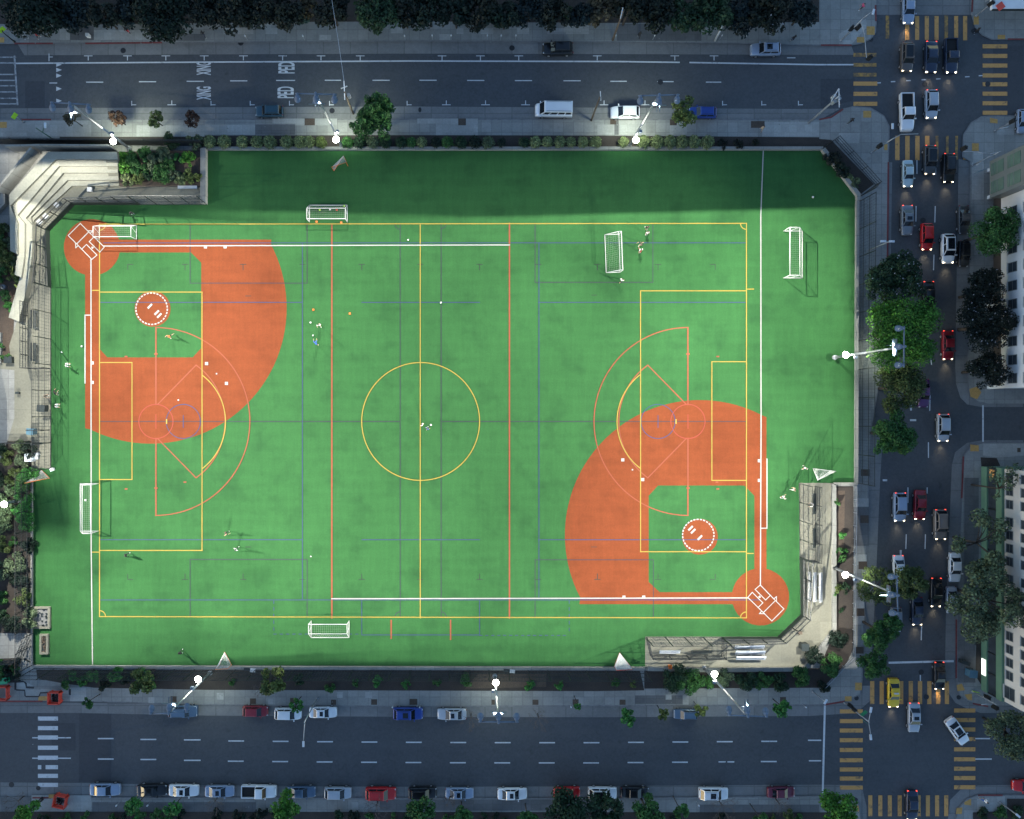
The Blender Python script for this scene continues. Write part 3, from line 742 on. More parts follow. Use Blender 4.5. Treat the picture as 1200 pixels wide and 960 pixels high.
    def side(s):
        a, bq, cq, d = (base[0],base[3],eave[3],eave[0]) if s < 0 else (base[1],base[2],eave[2],eave[1])
        a, bq, cq, d = map(Vector,(a,bq,cq,d)); qs = []
        segs = ((.08,.48),(.53,.92)) if t not in ('pickup',) else ((.1,.9),)
        if t == 'van': segs = ((.06,.24),(.28,.5),(.54,.74),(.78,.95))
        for u0, u1 in segs:
            q = [a.lerp(bq,u0),a.lerp(bq,u1),d.lerp(cq,u1),d.lerp(cq,u0)]
            lo0, lo1, hi1, hi0 = q
            q = [lo0.lerp(hi0,.14),lo1.lerp(hi1,.14),lo1.lerp(hi1,.9),lo0.lerp(hi0,.9)]
            qs.append(panel(q,.0))
        g = MB()
        for q in qs: g.quad(*q)
        return g.mesh('side_window',[M['glass']])
    out['side_window_a'] = side(-1); out['side_window_b'] = side(1)
    g = MB(); g.tube((0,-.11,0),(0,.11,0),.33,n=16,m=0); g.tube((0,-.118,0),(0,.118,0),.2,n=12,m=1)
    out['wheel'] = g.mesh('wheel',[M['tyre'],M['rim']])
    xe = c['L']/2
    def lampm(name, m, x, y, z, sx, sy, sz):
        g = MB(); g.box((0,0,0),(sx,sy,sz)); 
        me = g.mesh(name,[m]); return me
    out['headlight'] = lampm('headlight', M['head_off'], 0,0,0,.2,.26,.12)
    out['taillight'] = lampm('taillight', M['tail_off'], 0,0,0,.16,.22,.16)
    g = MB(); g.box((0,0,0),(.16,.22,.14)); out['mirror'] = g.mesh('mirror',[pm])
    g = MB(); sx = (xrf-xrr); g.box(((xrf+xrr)/2+.12*sx,0,Hh+.028),(min(.85,sx*.42),ww*1.15,.018)); out['sunroof'] = g.mesh('sunroof',[M['glass']])
    g = MB(); g.box(((xrf+xrr)/2,0,Hh+.03),(sx*.82,ww*1.4,.022)); out['glass_roof'] = g.mesh('glass_roof',[M['glass']])
    if t == 'pickup':
        g = MB(); g.box((-1.63,0,.868),(2.0,hw*1.72,.04)); out['cargo_bed'] = g.mesh('cargo_bed',[M['liner']])
    out['hgt'] = {'head': (xe-.17, hw*.66, belt(xe-.3)-.13), 'tail': (-xe+.1, hw*.72, belt(-xe+.12)-.12), 'mir': (xf-.12, hw+.06, belt(xf)+.06), 'ax': (c['L']*.30, hw-.1), 'roof': Hh}
    _car_cache[t] = out
    return out
def car(px, py, heading, t, col, label, name='parked_car', lights='', extra='', group=None, cat='car', k=1.0):
    ang = {'L':180,'R':0,'D':-90,'U':90}.get(heading, heading)
    x, y = W(px, py, 0.9)
    root = thing(name, label, cat, (x, y, ZR), R(ang+random.uniform(-1.2,1.2)), group)
    root.scale = (k,k,k)
    m = car_meshes(t); h = m['hgt']; pm = PAINT[col]
    inst('body', m['body'], root, mats=[pm])
    inst('windshield', m['windshield'], root); inst('rear_window', m['rear_window'], root)
    inst('side_window', m['side_window_a'], root); inst('side_window', m['side_window_b'], root)
    for sx in (1,-1):
        for sy in (1,-1): inst('wheel', m['wheel'], root, (sx*h['ax'][0], sy*h['ax'][1], .33))
    hm = M['head_on'] if 'h' in lights else None; tm = M['tail_on'] if 't' in lights else None
    for s in (1,-1):
        x0,y0,z0 = h['head']; inst('headlight', m['headlight'], root, (x0,s*y0,z0), (0,0,s*-.35), mats=[hm])
        x0,y0,z0 = h['tail']; inst('taillight', m['taillight'], root, (x0,s*y0,z0), (0,0,s*.25), mats=[tm])
        x0,y0,z0 = h['mir']; inst('mirror', m['mirror'], root, (x0,s*y0,z0), mats=[pm])
    if 'h' in lights:
        ld = bpy.data.lights.new('headlamp_beam','SPOT'); ld.energy = 75; ld.spot_size = R(75); ld.spot_blend = 1; ld.shadow_soft_size = .3; ld.color = (1,.8,.52)
        lo = bpy.data.objects.new('headlamp_beam', ld); COL.objects.link(lo); lo.parent = root; lo.location = (h['head'][0]+.25,0,.72); lo.rotation_euler = (R(68),0,R(-90))
    if 'sunroof' in extra: inst('sunroof', m['sunroof'], root)
    if 'glassroof' in extra: inst('glass_roof', m['glass_roof'], root)
    if t == 'pickup': inst('cargo_bed', m['cargo_bed'], root)
    if 'taxi' in extra:
        g = MB(); g.box((-.2,0,h['roof']+.11),(.22,.7,.16)); g.build('roof_sign', [M['white']], root)
    return root

# ------------------------------------------------------------------ people
SKIN = simple('skin', (0.36,0.22,0.15), 0.6, 0.08, 3)
CL = {k: simple('cloth_'+k, c, 0.85, 0.15, 6) for k, c in dict(white=(.72,.72,.7), black=(.012,.012,.014), blue=(.03,.1,.36), orange=(.62,.2,.05), tan=(.36,.28,.2), navy=(.02,.03,.06), grey=(.2,.21,.22), red=(.4,.03,.04), pink=(.55,.06,.16)).items()}
HAIR = simple('hair', (0.016,0.012,0.01), 0.7, 0.2, 6)
_pm = {}
def person_mesh(pose):
    if pose in _pm: return _pm[pose]
    V = []; E = []; Rr = []
    def v(p, r, link=None):
        V.append(p); Rr.append(r)
        if link is not None: E.append((link, len(V)-1))
        return len(V)-1
    lean = {'stand':0.0,'walk':.06,'run':.2,'bend':.42}[pose]
    pel = v((0,0,.93),.135)
    wa = v((lean*.3,0,1.1),.125,pel); ch = v((lean*.7,0,1.32),.15,wa); nk = v((lean,0,1.5),.062,ch)
    hd = v((lean+.03,0,1.62),.095,nk); v((lean+.02,0,1.73),.075,hd)
    leg = {'stand':((.02,.02),(.0,.0)),'walk':((.2,.16),(-.18,-.34)),'run':((.34,.2),(-.2,-.62)),'bend':((.22,.1),(.05,-.14))}[pose]
    for s, (kx, fx) in zip((1,-1), leg):
        kz = .5 if pose != 'run' or s > 0 else .46
        az = .1 if not (pose == 'run' and s < 0) else .34
        hp = v((0,s*.1,.88),.105,pel); kn = v((kx,s*.12,kz),.07,hp); an = v((fx,s*.12,az),.046,kn); v((fx+.17,s*.14,az-.055),.042,an)
    arm = {'stand':((.05,.12),(.02,.1)),'walk':((-.16,-.1),(.14,.3)),'run':((-.26,-.06),(.2,.46)),'bend':((.3,.5),(.26,.46))}[pose]
    for s, (ex, hx) in zip((1,-1), arm):
        sh = v((lean*.75,s*.19,1.42),.068,ch); el = v((lean*.75+ex,s*.27,1.14),.048,sh)
        hz = .92 if pose in ('stand','walk') else 1.12
        wr = v((lean*.75+hx,s*.25,hz),.034,el); v((lean*.75+hx+.07,s*.25,hz-.1),.038,wr)
    me = bpy.data.meshes.new('person'); me.from_pydata(V, E, []); me.update()
    ob = bpy.data.objects.new('t', me); COL.objects.link(ob)
    ob.modifiers.new('s','SKIN')
    if not me.skin_vertices: pass
    for i, r in enumerate(Rr):
        sv = me.skin_vertices[0].data[i]; sv.radius = (r, r); sv.use_root = (i == 0)
    sb = ob.modifiers.new('u','SUBSURF'); sb.levels = 1; sb.render_levels = 1
    dg = bpy.context.evaluated_depsgraph_get(); dg.update()
    res = bpy.data.meshes.new_from_object(ob.evaluated_get(dg)); bpy.data.objects.remove(ob)
    res.materials.clear()
    for m in (CL['white'], CL['black'], SKIN, CL['white']): res.materials.append(m)   # shirt, shorts, skin, shoes
    for p in res.polygons:
        z = p.center.z; y = abs(p.center.y)
        i = 2
        if z < .13: i = 3
        elif .52 < z < .98 and y < .22: i = 1
        elif .96 <= z < 1.47 and y < .225: i = 0
        elif z > 1.22 and z < 1.47: i = 0
        p.material_index = i; p.use_smooth = True
    h = MB(); vs = []; fs = []
    for i in range(5):
        a = i/4*math.pi/2
        for j in range(12):
            t = j/12*2*math.pi
            vs.append((lean+.015+.112*math.cos(a)*math.cos(t)-.02*(i < 2), .1*math.cos(a)*math.sin(t), 1.66+.125*math.sin(a)))
    for i in range(4):
        for j in range(12): fs.append((i*12+j,i*12+(j+1)%12,(i+1)*12+(j+1)%12,(i+1)*12+j))
    h.add(vs, fs)
    hm = h.mesh('hair',[HAIR],True)
    _pm[pose] = (res, hm)
    return _pm[pose]
def person(px, py, deg, pose, shirt, shorts, label, k=1.0, z=ZF, group=None, bare=False, legs=None, hair=None):
    me, hm = person_mesh(pose)
    x, y = W(px, py, z+0.9)
    root = inst('person', me, None, (x,y,z), (0,0,R(deg)), (k,k,k), [CL[shirt], CL[shorts], CL[legs] if legs else None, None])
    tag(root, label, 'person', group)
    inst('hair', hm, root, mats=[CL[hair]] if hair else None)
    return root

# ------------------------------------------------------------------ trees and shrubs
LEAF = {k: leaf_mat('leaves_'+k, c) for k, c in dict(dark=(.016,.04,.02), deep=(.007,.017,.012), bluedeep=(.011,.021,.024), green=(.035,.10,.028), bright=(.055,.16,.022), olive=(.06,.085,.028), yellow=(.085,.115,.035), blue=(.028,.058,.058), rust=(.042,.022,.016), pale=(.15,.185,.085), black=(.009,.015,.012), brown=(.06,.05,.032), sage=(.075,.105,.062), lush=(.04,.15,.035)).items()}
def leaves(rng, blobs, n, size, up=0.35, flat=1.0):
    """n rhombic leaves spread in shells over blobs [(x,y,z,r)]"""
    bl = np.array(blobs, dtype=float)
    wgt = bl[:,3]**2; wgt /= wgt.sum()
    k = rng.choice(len(bl), n, p=wgt)
    d = rng.normal(size=(n,3)); d[:,2] += up; d /= np.linalg.norm(d,axis=1)[:,None]
    rad = bl[k,3]*(0.45+0.6*rng.random(n)**0.5)
    c = bl[k,:3]+d*rad[:,None]*np.array([1,1,flat])
    nn = d+rng.normal(size=(n,3))*0.55; nn[:,2] += .35; nn /= np.linalg.norm(nn,axis=1)[:,None]
    a = rng.normal(size=(n,3)); u = np.cross(nn,a); u /= np.linalg.norm(u,axis=1)[:,None]; w = np.cross(nn,u)
    s = size*(0.6+0.8*rng.random(n))[:,None]
    V = np.stack([c-u*s*.5, c+w*s*.32, c+u*s*.5, c-w*s*.32],axis=1).reshape(-1,3)
    F = np.arange(n*4).reshape(-1,4)
    return V, F
def tree(px, py, rpx, h, kind, label, name='street_tree', cat='tree', group=None, seed=None, lobes=None, dens=1.0, leaf=.29, trunk=True, z0=0.0, gap=0.0, limbs=5, flat=.75, flowers=None):
    rng = np.random.default_rng(seed if seed is not None else int(px*7+py*13))
    r = rpx*S*(H-h)/H
    x, y = W(px, py, h)
    root = thing(name, label, cat, (x,y,z0), 0, group)
    blobs = []
    L0 = lobes or [(0,0,1.0)]
    hz = min(h*.42, r*.8)
    for lx, ly, lr in L0:
        R0 = r*lr
        nb = max(5, int(8+R0*7.0*(1-gap)))
        for i in range(nb):
            a = rng.random()*6.283; q = R0*math.sqrt(rng.random())*.8
            rb = R0*(.2+.22*rng.random())*(1-.35*gap)
            zz = h-hz*.3+hz*.75*(1-(q/max(R0,1e-3))**2)*rng.random()-hz*.5*rng.random()
            blobs.append((lx*r+q*math.cos(a), -ly*r+q*math.sin(a), zz-z0, rb))
    area = sum(math.pi*(r*l[2])**2 for l in L0)
    n = int(min(20000, max(150, area*100*dens*(1-gap*.6)*(0.42/leaf)**1.6)))
    V, F = leaves(rng, blobs, n, leaf, flat=flat)
    me = np_mesh('crown', V, F, [LEAF[kind]])
    cr = inst('crown', me, root)
    if flowers:
        fb = [b_ for b_ in blobs]; V, F = leaves(rng, fb, int(n*.010)+6, .24, up=1.6)
        inst('blossom', np_mesh('blossom', V, F, [M[flowers]]), root)
    if trunk:
        b = MB(); tr = max(.07, min(.34, r*.07*(1-.55*gap))); zt = h-hz*.75-z0
        b.tube((0,0,-.05),(rng.normal()*.1,rng.normal()*.1,zt),tr,tr*.7,8)
        idx = rng.choice(len(blobs), min(limbs+int(gap*6),len(blobs)), replace=False)
        for i in idx:
            bx,by,bz,_ = blobs[i]; mx = (bx*.45,by*.45,zt+(bz-zt)*.6)
            b.tube((0,0,zt-.1),mx,tr*.6,tr*.35,6); b.tube(mx,(bx,by,bz),tr*.35,tr*.12,5)
        b.build('trunk', M['bark'], root, True)
    return root
def bare_tree(px, py, rpx, h, label, group=None, seed=1):
    rng = random.Random(seed); r = rpx*S
    x, y = W(px, py, h*.7)
    root = thing('bare_tree', label, 'tree', (x,y,0), 0, group)
    t = MB(); t.tube((0,0,0),(0,0,h*.35),.09,.07,7); t.build('trunk', M['bark'], root, True)
    b = MB()
    def grow(p, d, ln, rad, lev):
        q = p+d*ln; b.tube(p,q,rad,rad*.6,5,cap=False)
        if lev == 0: return
        for _ in range(3 if lev > 1 else 4):
            nd = (d+Vector((rng.gauss(0,.5),rng.gauss(0,.5),rng.gauss(0,.25)))).normalized()
            grow(q, nd, ln*rng.uniform(.55,.8), rad*.6, lev-1)
    for i in range(6):
        a = i/6*6.283+rng.uniform(-.3,.3)
        grow(Vector((0,0,h*.33)), Vector((math.cos(a),math.sin(a),rng.uniform(.5,1.1))).normalized(), r*.5, .04, 3)
    b.build('branches', M['twig'], root)
    return root
def shrub(px, py, rpx, kind, label, h=None, name='shrub', cat='shrub', group=None, seed=None, z0=0.02, leaf=.26, dens=1.0, sx=1.0, gap=0.0, round_=False):
    rng = np.random.default_rng(seed if seed is not None else int(px*11+py*17))
    r = rpx*S; h = h or r*1.1; x, y = W(px, py, h*.7)
    blobs = []
    if round_: blobs = [(0,0,h*.55,r*.92)]+[(math.cos(a)*r*.35,math.sin(a)*r*.35,h*.75,r*.5) for a in (0,1.3,2.6,3.9,5.2)]
    else:
        for i in range(int(5+r*5)):
            a = rng.random()*6.283; q = r*math.sqrt(rng.random())*.75
            blobs.append((q*math.cos(a)*sx, q*math.sin(a), h*(.35+.5*rng.random()*(1-(q/r)**2)), r*(.22+.2*rng.random())))
    n = int(max(70, math.pi*r*r*190*dens*(1-.6*gap)*(.26/leaf)**1.5*sx))
    V, F = leaves(rng, blobs, n, leaf, up=.6, flat=.9)
    o = inst(name, np_mesh(name, V, F, [LEAF[kind]]), None, (x,y,z0))
    return tag(o, label, cat, group)

# ------------------------------------------------------------------ goals
def net_panel(b, a, bq, c, d, sp=.3, w=.011):
    """grid of cords over quad a-b-c-d"""
    a, bq, c, d = map(Vector,(a,bq,c,d))
    nu = max(2,int(((bq-a).length+(c-d).length)/2/sp)); nv = max(2,int(((d-a).length+(c-bq).length)/2/sp))
    for i in range(nu+1):
        t = i/nu; b.tube(a.lerp(bq,t), d.lerp(c,t), w/2, w/2, 3, cap=False)
    for j in range(nv+1):
        t = j/nv; b.tube(a.lerp(d,t), bq.lerp(c,t), w/2, w/2, 3, cap=False)
def soccer_goal(px, py, deg, width, h, dtop, dbot, label):
    """origin at the middle of the goal line; local -x is behind the goal"""
    x, y = W(px, py)
    root = thing('soccer_goal', label, 'goal', (x,y,ZF), R(deg), 'white soccer goals')
    r = .06; hw = width/2
    b = MB(); b.tube((0,-hw,h),(0,hw,h),r,n=8); b.build('crossbar', M['white'], root, True)
    for s in (1,-1):
        b = MB(); b.tube((0,s*hw,0),(0,s*hw,h),r,n=8); b.build('post', M['white'], root, True)
        b = MB(); b.path([(0,s*hw,h),(-dtop,s*hw,h),(-dbot,s*hw,.06),(0,s*hw,.06)],.05); b.tube((-dtop,s*hw,h),(-dtop*.6,s*hw,.06),.03); b.build('side_frame', M['white'], root, True)
    b = MB(); b.tube((-dtop,-hw,h),(-dtop,hw,h),.04); b.tube((-dbot,-hw,.06),(-dbot,hw,.06),.05); b.build('back_bar', M['white'], root, True)
    b = MB()
    net_panel(b,(0,-hw,h),(0,hw,h),(-dtop,hw,h),(-dtop,-hw,h)); net_panel(b,(-dtop,-hw,h),(-dtop,hw,h),(-dbot,hw,.06),(-dbot,-hw,.06))
    for s in (1,-1): net_panel(b,(0,s*hw,0.06),(-dbot,s*hw,.06),(-dtop,s*hw,h),(0,s*hw,h))
    b.build('net', M['net'], root)
    return root
def lacrosse_goal(p0, p1, apex, frame, label, h=1.83, netw=.014):
    a, c, t = P(*p0), P(*p1), P(*apex)
    o = (a+c)/2
    root = thing('lacrosse_goal', label, 'goal', (o.x,o.y,ZF), 0, 'lacrosse goals')
    a -= o; c -= o; t -= o
    up = Vector((0,0,h))
    b = MB(); b.path([a, a+up, c+up, c],.045); b.build('goal_mouth', M[frame], root, True)
    b = MB(); b.path([a+Vector((0,0,.03)), t+Vector((0,0,.03)), c+Vector((0,0,.03))],.035); b.build('base_frame', M[frame], root, True)
    b = MB()
    tz = t+Vector((0,0,.05))
    for q in ((a,a+up),(c,c+up),(a+up,c+up)):
        e0, e1 = Vector(q[0]), Vector(q[1]); n = max(4,int((e1-e0).length/.1))
        for i in range(n+1): b.tube(e0.lerp(e1,i/n), tz, netw/2, netw/3, 3, cap=False)
        for j in range(1,13):
            k = j/13; b.tube(e0.lerp(tz,k), e1.lerp(tz,k), netw/2, netw/2, 3, cap=False)
    b.build('net', M['net_white'], root)
    return root

# ------------------------------------------------------------------ fences
def fence(pts, h, label, name='chain_link_fence', kick=0.0, post=3.0, rails=(0.03,.34,.66,1.0), z0=0.0, mat='black', grid=.3, wire=.014, heights=None, group=None, cat='fence', rr=.045):
    q = [P(*p) for p in pts]; o = q[0]
    root = thing(name, label, cat, (o.x,o.y,z0), 0, group)
    hs = heights or [h]*len(q)
    rb = MB(); wb = MB(); kb = MB(); pm = {}
    def post_at(p, hh):
        k = round(hh,2)
        if k not in pm:
            b = MB(); b.tube((0,0,-.05),(0,0,hh+.05),max(.06,rr*1.2),n=6); pm[k] = b.mesh('post',[M[mat]])
        inst('post', pm[k], root, p-o)
    for (a, c, ha, hc) in zip(q, q[1:], hs, hs[1:]):
        d = c-a; L = d.length; n = max(1, round(L/post))
        for i in range(n): post_at(a.lerp(c,i/n), ha+(hc-ha)*i/n)
        for f in rails: rb.tube(a-o+Vector((0,0,ha*f)), c-o+Vector((0,0,hc*f)), rr, n=5)
        nv = int(L/grid)
        for i in range(nv+1):
            t = i/max(1,nv); p = (a-o).lerp(c-o,t); wb.tube(p, p+Vector((0,0,ha+(hc-ha)*t)), wire, n=3, cap=False)
        for j in range(int(max(ha,hc)/grid)):
            f = (j+.5)*grid/max(ha,hc); wb.tube(a-o+Vector((0,0,ha*f)), c-o+Vector((0,0,hc*f)), wire, n=3, cap=False)
        if kick:
            ang_ = math.atan2(d.y,d.x); m = (a+c)/2-o; kb.box((m.x,m.y,kick/2),(L,.1,kick),ang_)
    post_at(q[-1], hs[-1])
    rb.build('rail', M[mat], root); wb.build('wire_mesh', M['wire'], root)
    if kick: kb.build('kickboard', M['black'], root)
    return root
def wall(pts, w, h, label, name='low_wall', z0=0.0, mat='wallcap', group=None):
    b = MB(); q = [Vector(W(*p)) for p in pts]; o = q[0].copy()
    n = len(q); L_ = []; R_ = []
    for i in range(n):
        d0 = (q[i]-q[max(0,i-1)]); d1 = (q[min(n-1,i+1)]-q[i])
        if d0.length < 1e-6: d0 = d1
        if d1.length < 1e-6: d1 = d0
        n0 = Vector((-d0.y,d0.x)).normalized(); n1 = Vector((-d1.y,d1.x)).normalized(); m = (n0+n1).normalized(); k = w/2/max(.4,m.dot(n0))
        L_.append(q[i]+m*k-o); R_.append(q[i]-m*k-o)
    b.prism([tuple(v) for v in L_]+[tuple(v) for v in R_[::-1]], -.1, h)
    ob = b.build(name, M[mat], None, False, (o.x,o.y,z0))
    return tag(ob, label, 'wall', group)

# ------------------------------------------------------------------ floodlight poles
def floodlight(bx, by, tx, ty, aim, label, power, lip=None, visible=True, fix=3, aims=None, hb=5.2, bar=5.4, spill=430, far=None):
    """(bx,by) plan pixel of the low lamp seen at height hb; (tx,ty) plan pixel of the pole top"""
    x, y = W(bx, by, hb)
    rb = math.hypot(bx-NX, by-NY); rt = math.hypot(tx-NX, ty-NY)
    h = H-(H-hb)*rb/rt if visible else 18.5
    root = thing('floodlight_pole', label, 'floodlight', (x,y,0), 0, 'floodlight poles around the field')
    b = MB(); b.tube((0,0,-.1),(0,0,h*.5),.2,.16,10); b.tube((0,0,h*.5),(0,0,h),.16,.12,10); b.tube((0,0,0),(0,0,.5),.4,.34,10); b.build('pole', M['steel'], root, True)
    ax, ay = W(*aim); d = Vector((ax-x, ay-y)).normalized(); n = Vector((-d.y,d.x))
    # crossarm
    b = MB(); b.tube((n.x*-bar/2,n.y*-bar/2,h-.25),(n.x*bar/2,n.y*bar/2,h-.25),.09,n=8); b.tube((0,0,h-.9),(0,0,h+.1),.17,n=8); b.build('crossarm', M['fixture'], root, True)
    rz = math.atan2(d.y,d.x)
    for i in range(fix):
        o = (i-(fix-1)/2)*(bar-.6)/max(1,fix-1)
        c = Vector((n.x*o+d.x*.45, n.y*o+d.y*.45, h-.3))
        g = MB()
        # shallow tilted round housing with a visor
        e = Vector((d.x*math.cos(R(38)), d.y*math.cos(R(38)), -math.sin(R(38))))
        g.tube(c-e*.28, c+e*.1, .22, .42, 14); g.tube(c-e*.5-Vector((d.x,d.y,0))*.05, c-e*.28, .14, .2, 10)
        vis = c+e*.1
        for k in range(-3,4):
            pass
        hs = g.build('housing', M['fixture'], root, True)
        v = MB(); u = Vector((n.x,n.y,0)); upv = u.cross(e); upv = upv if upv.z > 0 else -upv
        pts = []
        for k in range(9):
            a = math.pi*k/8; r_ = .43; pts.append(vis+u*(math.cos(a)*r_)+upv*(math.sin(a)*r_))
        for k in range(8): v.quad(pts[k],pts[k+1],pts[k+1]+e*.5*math.sin(math.pi*(k+1)/8)**.5,pts[k]+e*.5*max(0,math.sin(math.pi*k/8))**.5)
        v.build('visor', M['fixture'], hs)
        l = MB(); l.add([vis+u*(math.cos(2*math.pi*k/12)*.36)+upv*(math.sin(2*math.pi*k/12)*.36)+e*.012 for k in range(12)],[tuple(range(12))]); l.build('lens', M['flood_lens'], hs)
    # plates added to shape the beam: a roof, baffles cutting it at field edges,
    # and on some poles a louvre that keeps it off the near ground
    lz = h-.8
    b = MB(); b.box((d.x*.9,d.y*.9,h-.57),(.56,.56,.03),rz)
    lx, ly = x+d.x*.9, y+d.y*.9
    for ux, uy, cut in ((-1,0,W(8,0)[0]),(1,0,W(1006,0)[0]),(0,1,W(0,174)[1]),(0,-1,W(0,786)[1])):
        D = (cut-lx)*ux if ux else (cut-ly)*uy
        if D < 1.5: continue
        ez = lz-lz/D*.21; b.box((d.x*.9+ux*.21,d.y*.9+uy*.21,(ez+lz+.2)/2),(.012 if ux else 2.2,2.2 if ux else .012,lz+.2-ez))
    if lip is not None:
        edge = .2*lip/lz; b.box((d.x*(.9+edge-.16),d.y*(.9+edge-.16),lz-.2),(.32,1.2,.012),rz)
    b.build('added_beam_shield', M['fixture'], root)
    # low uplight on a bracket
    b = MB(); b.tube((0,0,hb-.5),(d.x*.75,d.y*.75,hb-.35),.06,n=6); b.tube((d.x*.75,d.y*.75,hb-.55),(d.x*.75,d.y*.75,hb),.34,.46,14); b.build('uplight', M['steel'], root, True)
    b = MB(); b.disc((d.x*.75,d.y*.75,hb+.02),.48,18); b.build('uplight_lens', M['lamp_white'], root)
    b = MB(); b.box((n.x*.45,n.y*.45,hb+1.4),(.36,.36,.5),rz); b.tube((0,0,hb+1.2),(n.x*.45,n.y*.45,hb+1.2),.05); b.build('control_box', M['fixture'], root)
    ld = bpy.data.lights.new('added_spill_lamp','SPOT'); ld.energy = spill*FLOOD; ld.shadow_soft_size = 1.1; ld.color = (.9,1,.80); ld.spot_size = R(110 if d.x < -.9 else 150); ld.spot_blend = 1.0  # added spot, aimed away from the field to brighten pavement and planting
    lo = bpy.data.objects.new('added_spill_lamp', ld); COL.objects.link(lo); lo.parent = root; lo.location = (-d.x*.5,-d.y*.5,hb+1.0)
    lo.rotation_euler = Vector((-d.x*.8,-d.y*.8,-.3 if d.x < -.9 else -1)).to_track_quat('-Z','Y').to_euler()
    ld = bpy.data.lights.new('uplight_beam','SPOT'); ld.energy = 45*FLOOD; ld.shadow_soft_size = .15; ld.color = (.95,1,.88); ld.spot_size = R(70); ld.spot_blend = .8
    lo = bpy.data.objects.new('uplight_beam', ld); COL.objects.link(lo); lo.parent = root; lo.location = (d.x*.75,d.y*.75,hb+.1); lo.rotation_euler = Vector((-d.x*.22,-d.y*.22,1)).to_track_quat('-Z','Y').to_euler()
    # the lamps of the head
    for (px, py, kw, cone, blend) in aims or []:
        t = P(px, py, 0)-Vector((x,y,0))
        s0 = Vector((d.x*.9, d.y*.9, h-.8))
        sd = bpy.data.lights.new('flood_lamp','SPOT'); sd.energy = kw*1000*FLOOD; sd.spot_size = R(cone); sd.spot_blend = blend; sd.shadow_soft_size = .004; sd.color = (1,.975,.86)
        so_ = bpy.data.objects.new('flood_lamp', sd); COL.objects.link(so_); so_.parent = root; so_.location = s0
        so_.rotation_euler = (t-s0).to_track_quat('-Z','Y').to_euler()
    return root
random.seed(4)
# ------------------------------------------------------------------ stepped concrete seating and the walls around the field
root = thing('concrete_terrace', 'pale stepped concrete seating wrapping round the top left corner of the field', 'terrace', (0,0,0))
inner = [(140,217.5),(84,218),(40,262),(40,290)]
lv = [ # outer outline of every step (plan pixels on its own level), from the top step down
 (2.25, [(55,178.5),(137,178.5),(138,187),(65,187.5),(12,241),(12,295),(20,297),(20,262),(10,262),(10,230)]),
]
steps = [(2.2,[(56,178),(137,178),(138,187),(65,187),(12,241),(20.5,262),(20.5,298),(12,294),(11,228)]),
 (1.75,[(65,187),(138,187),(138,194.5),(69,194.5),(20.5,252),(29,262),(28.5,300),(25,325),(17,322),(20.5,298),(20.5,262),(12,241)]),
 (1.3,[(69,194.5),(138,194.5),(138.5,202.5),(74,202.5),(30,256),(38,264),(37.5,300),(33,330),(22,377),(10,372),(22,330),(28.5,300),(29,262),(20.5,252)]),
 (.85,[(74,202.5),(138.5,202.5),(139,211),(79,211),(36,254.5),(38,264),(30,256)]),
 (.4,[(79,211),(139,211),(139.5,217.5),(84,218),(40,258),(38,264),(36,254.5)])]
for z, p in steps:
    b = MB(); b.prism(poly(p, z), 0.0, z); b.m = [0]+[1]*(len(b.f)-1); b.build('step', [M['terrace'], M['riser_shade']], root)
b = MB()
for i, (z, x0, x1, y) in enumerate(((1.97,124,138,187),(1.5,126,138.5,194.5),(1.07,127,138.7,202.5),(.62,128,139,211))):
    x0_, y0_ = W(x0,y+1.8,z); x1_, y1_ = W(x1,y+1.8,z); b.box(((x0_+x1_)/2,y0_,z-.12),(x1_-x0_,.45,.24))
b.build('stair', M['pad'], root)
for x, y, l in ((105,222,'white block seat on the flat walk below the long straight seating steps'),(66.5,240.5,'white block seat on the diagonal walk, nearest the bend towards the straight steps'),(53.5,253.5,'middle white block seat of the three along the diagonal seating steps'),(46.5,260,'white block seat at the lower left end of the diagonal seating steps')):
    b = MB(); b.box((0,0,.22),(.62,.62,.42)); b.box((0,0,.45),(.68,.68,.05)); px, py = W(x,y,.4)
    tag(b.build('block_seat', M['white'], None, False, (px,py,.05), .0 if x > 100 else R(45)), l, 'seat', 'white block seats by the terrace')
wall([(18,178),(56,177),(138,177.5)], .25, 2.75, 'concrete parapet along the top step of the stepped seating')
wall([(48,180),(8,229)], .3, 2.7, 'slanting concrete parapet on the outer side of the stepped seating')
wall([(9,229),(9,240),(-12,262)], .25, .9, 'short concrete wall branching off the lower end of the slanting parapet')
wall([(240.5,176),(240.5,240)], .8, 1.0, 'short concrete wall between the leafy planter and the turf')
wall([(240,175),(480,175),(963,174.8)], .45, .55, 'long concrete wall along the top edge of the turf')
wall([(962.5,175.5),(1004,229.5),(1004.5,236)], .6, .7, 'slanting concrete wall cutting the top right corner of the turf')
wall([(1003.4,236),(1002,566)], .42, .6, 'long straight concrete wall along the right edge of the turf')
wall([(1002,566.6),(976,566.6)], .3, .5, 'short concrete wall joining the right wall to the dugout walk')
wall([(976,567),(976.5,738),(941,783.5),(838,784.5),(758,783)], .6, .5, 'concrete wall bending round the outside of the lower right dugout walk')
wall([(39,780.5),(300,782),(755,783.5)], .4, .4, 'long concrete wall along the bottom edge of the turf')
wall([(38.2,549),(38.2,780)], .25, .3, 'thin concrete edging along the lower left edge of the turf')
wall([(-10,391),(2,391),(2,426)], .3, .5, 'short pale concrete wall at the left picture edge beside bare earth')
fence([(0,168.5),(240,171)], 2.6, 'dark screened fence behind the stepped seating and the leafy planter', 'screened_fence', kick=2.2, post=3, grid=.5)
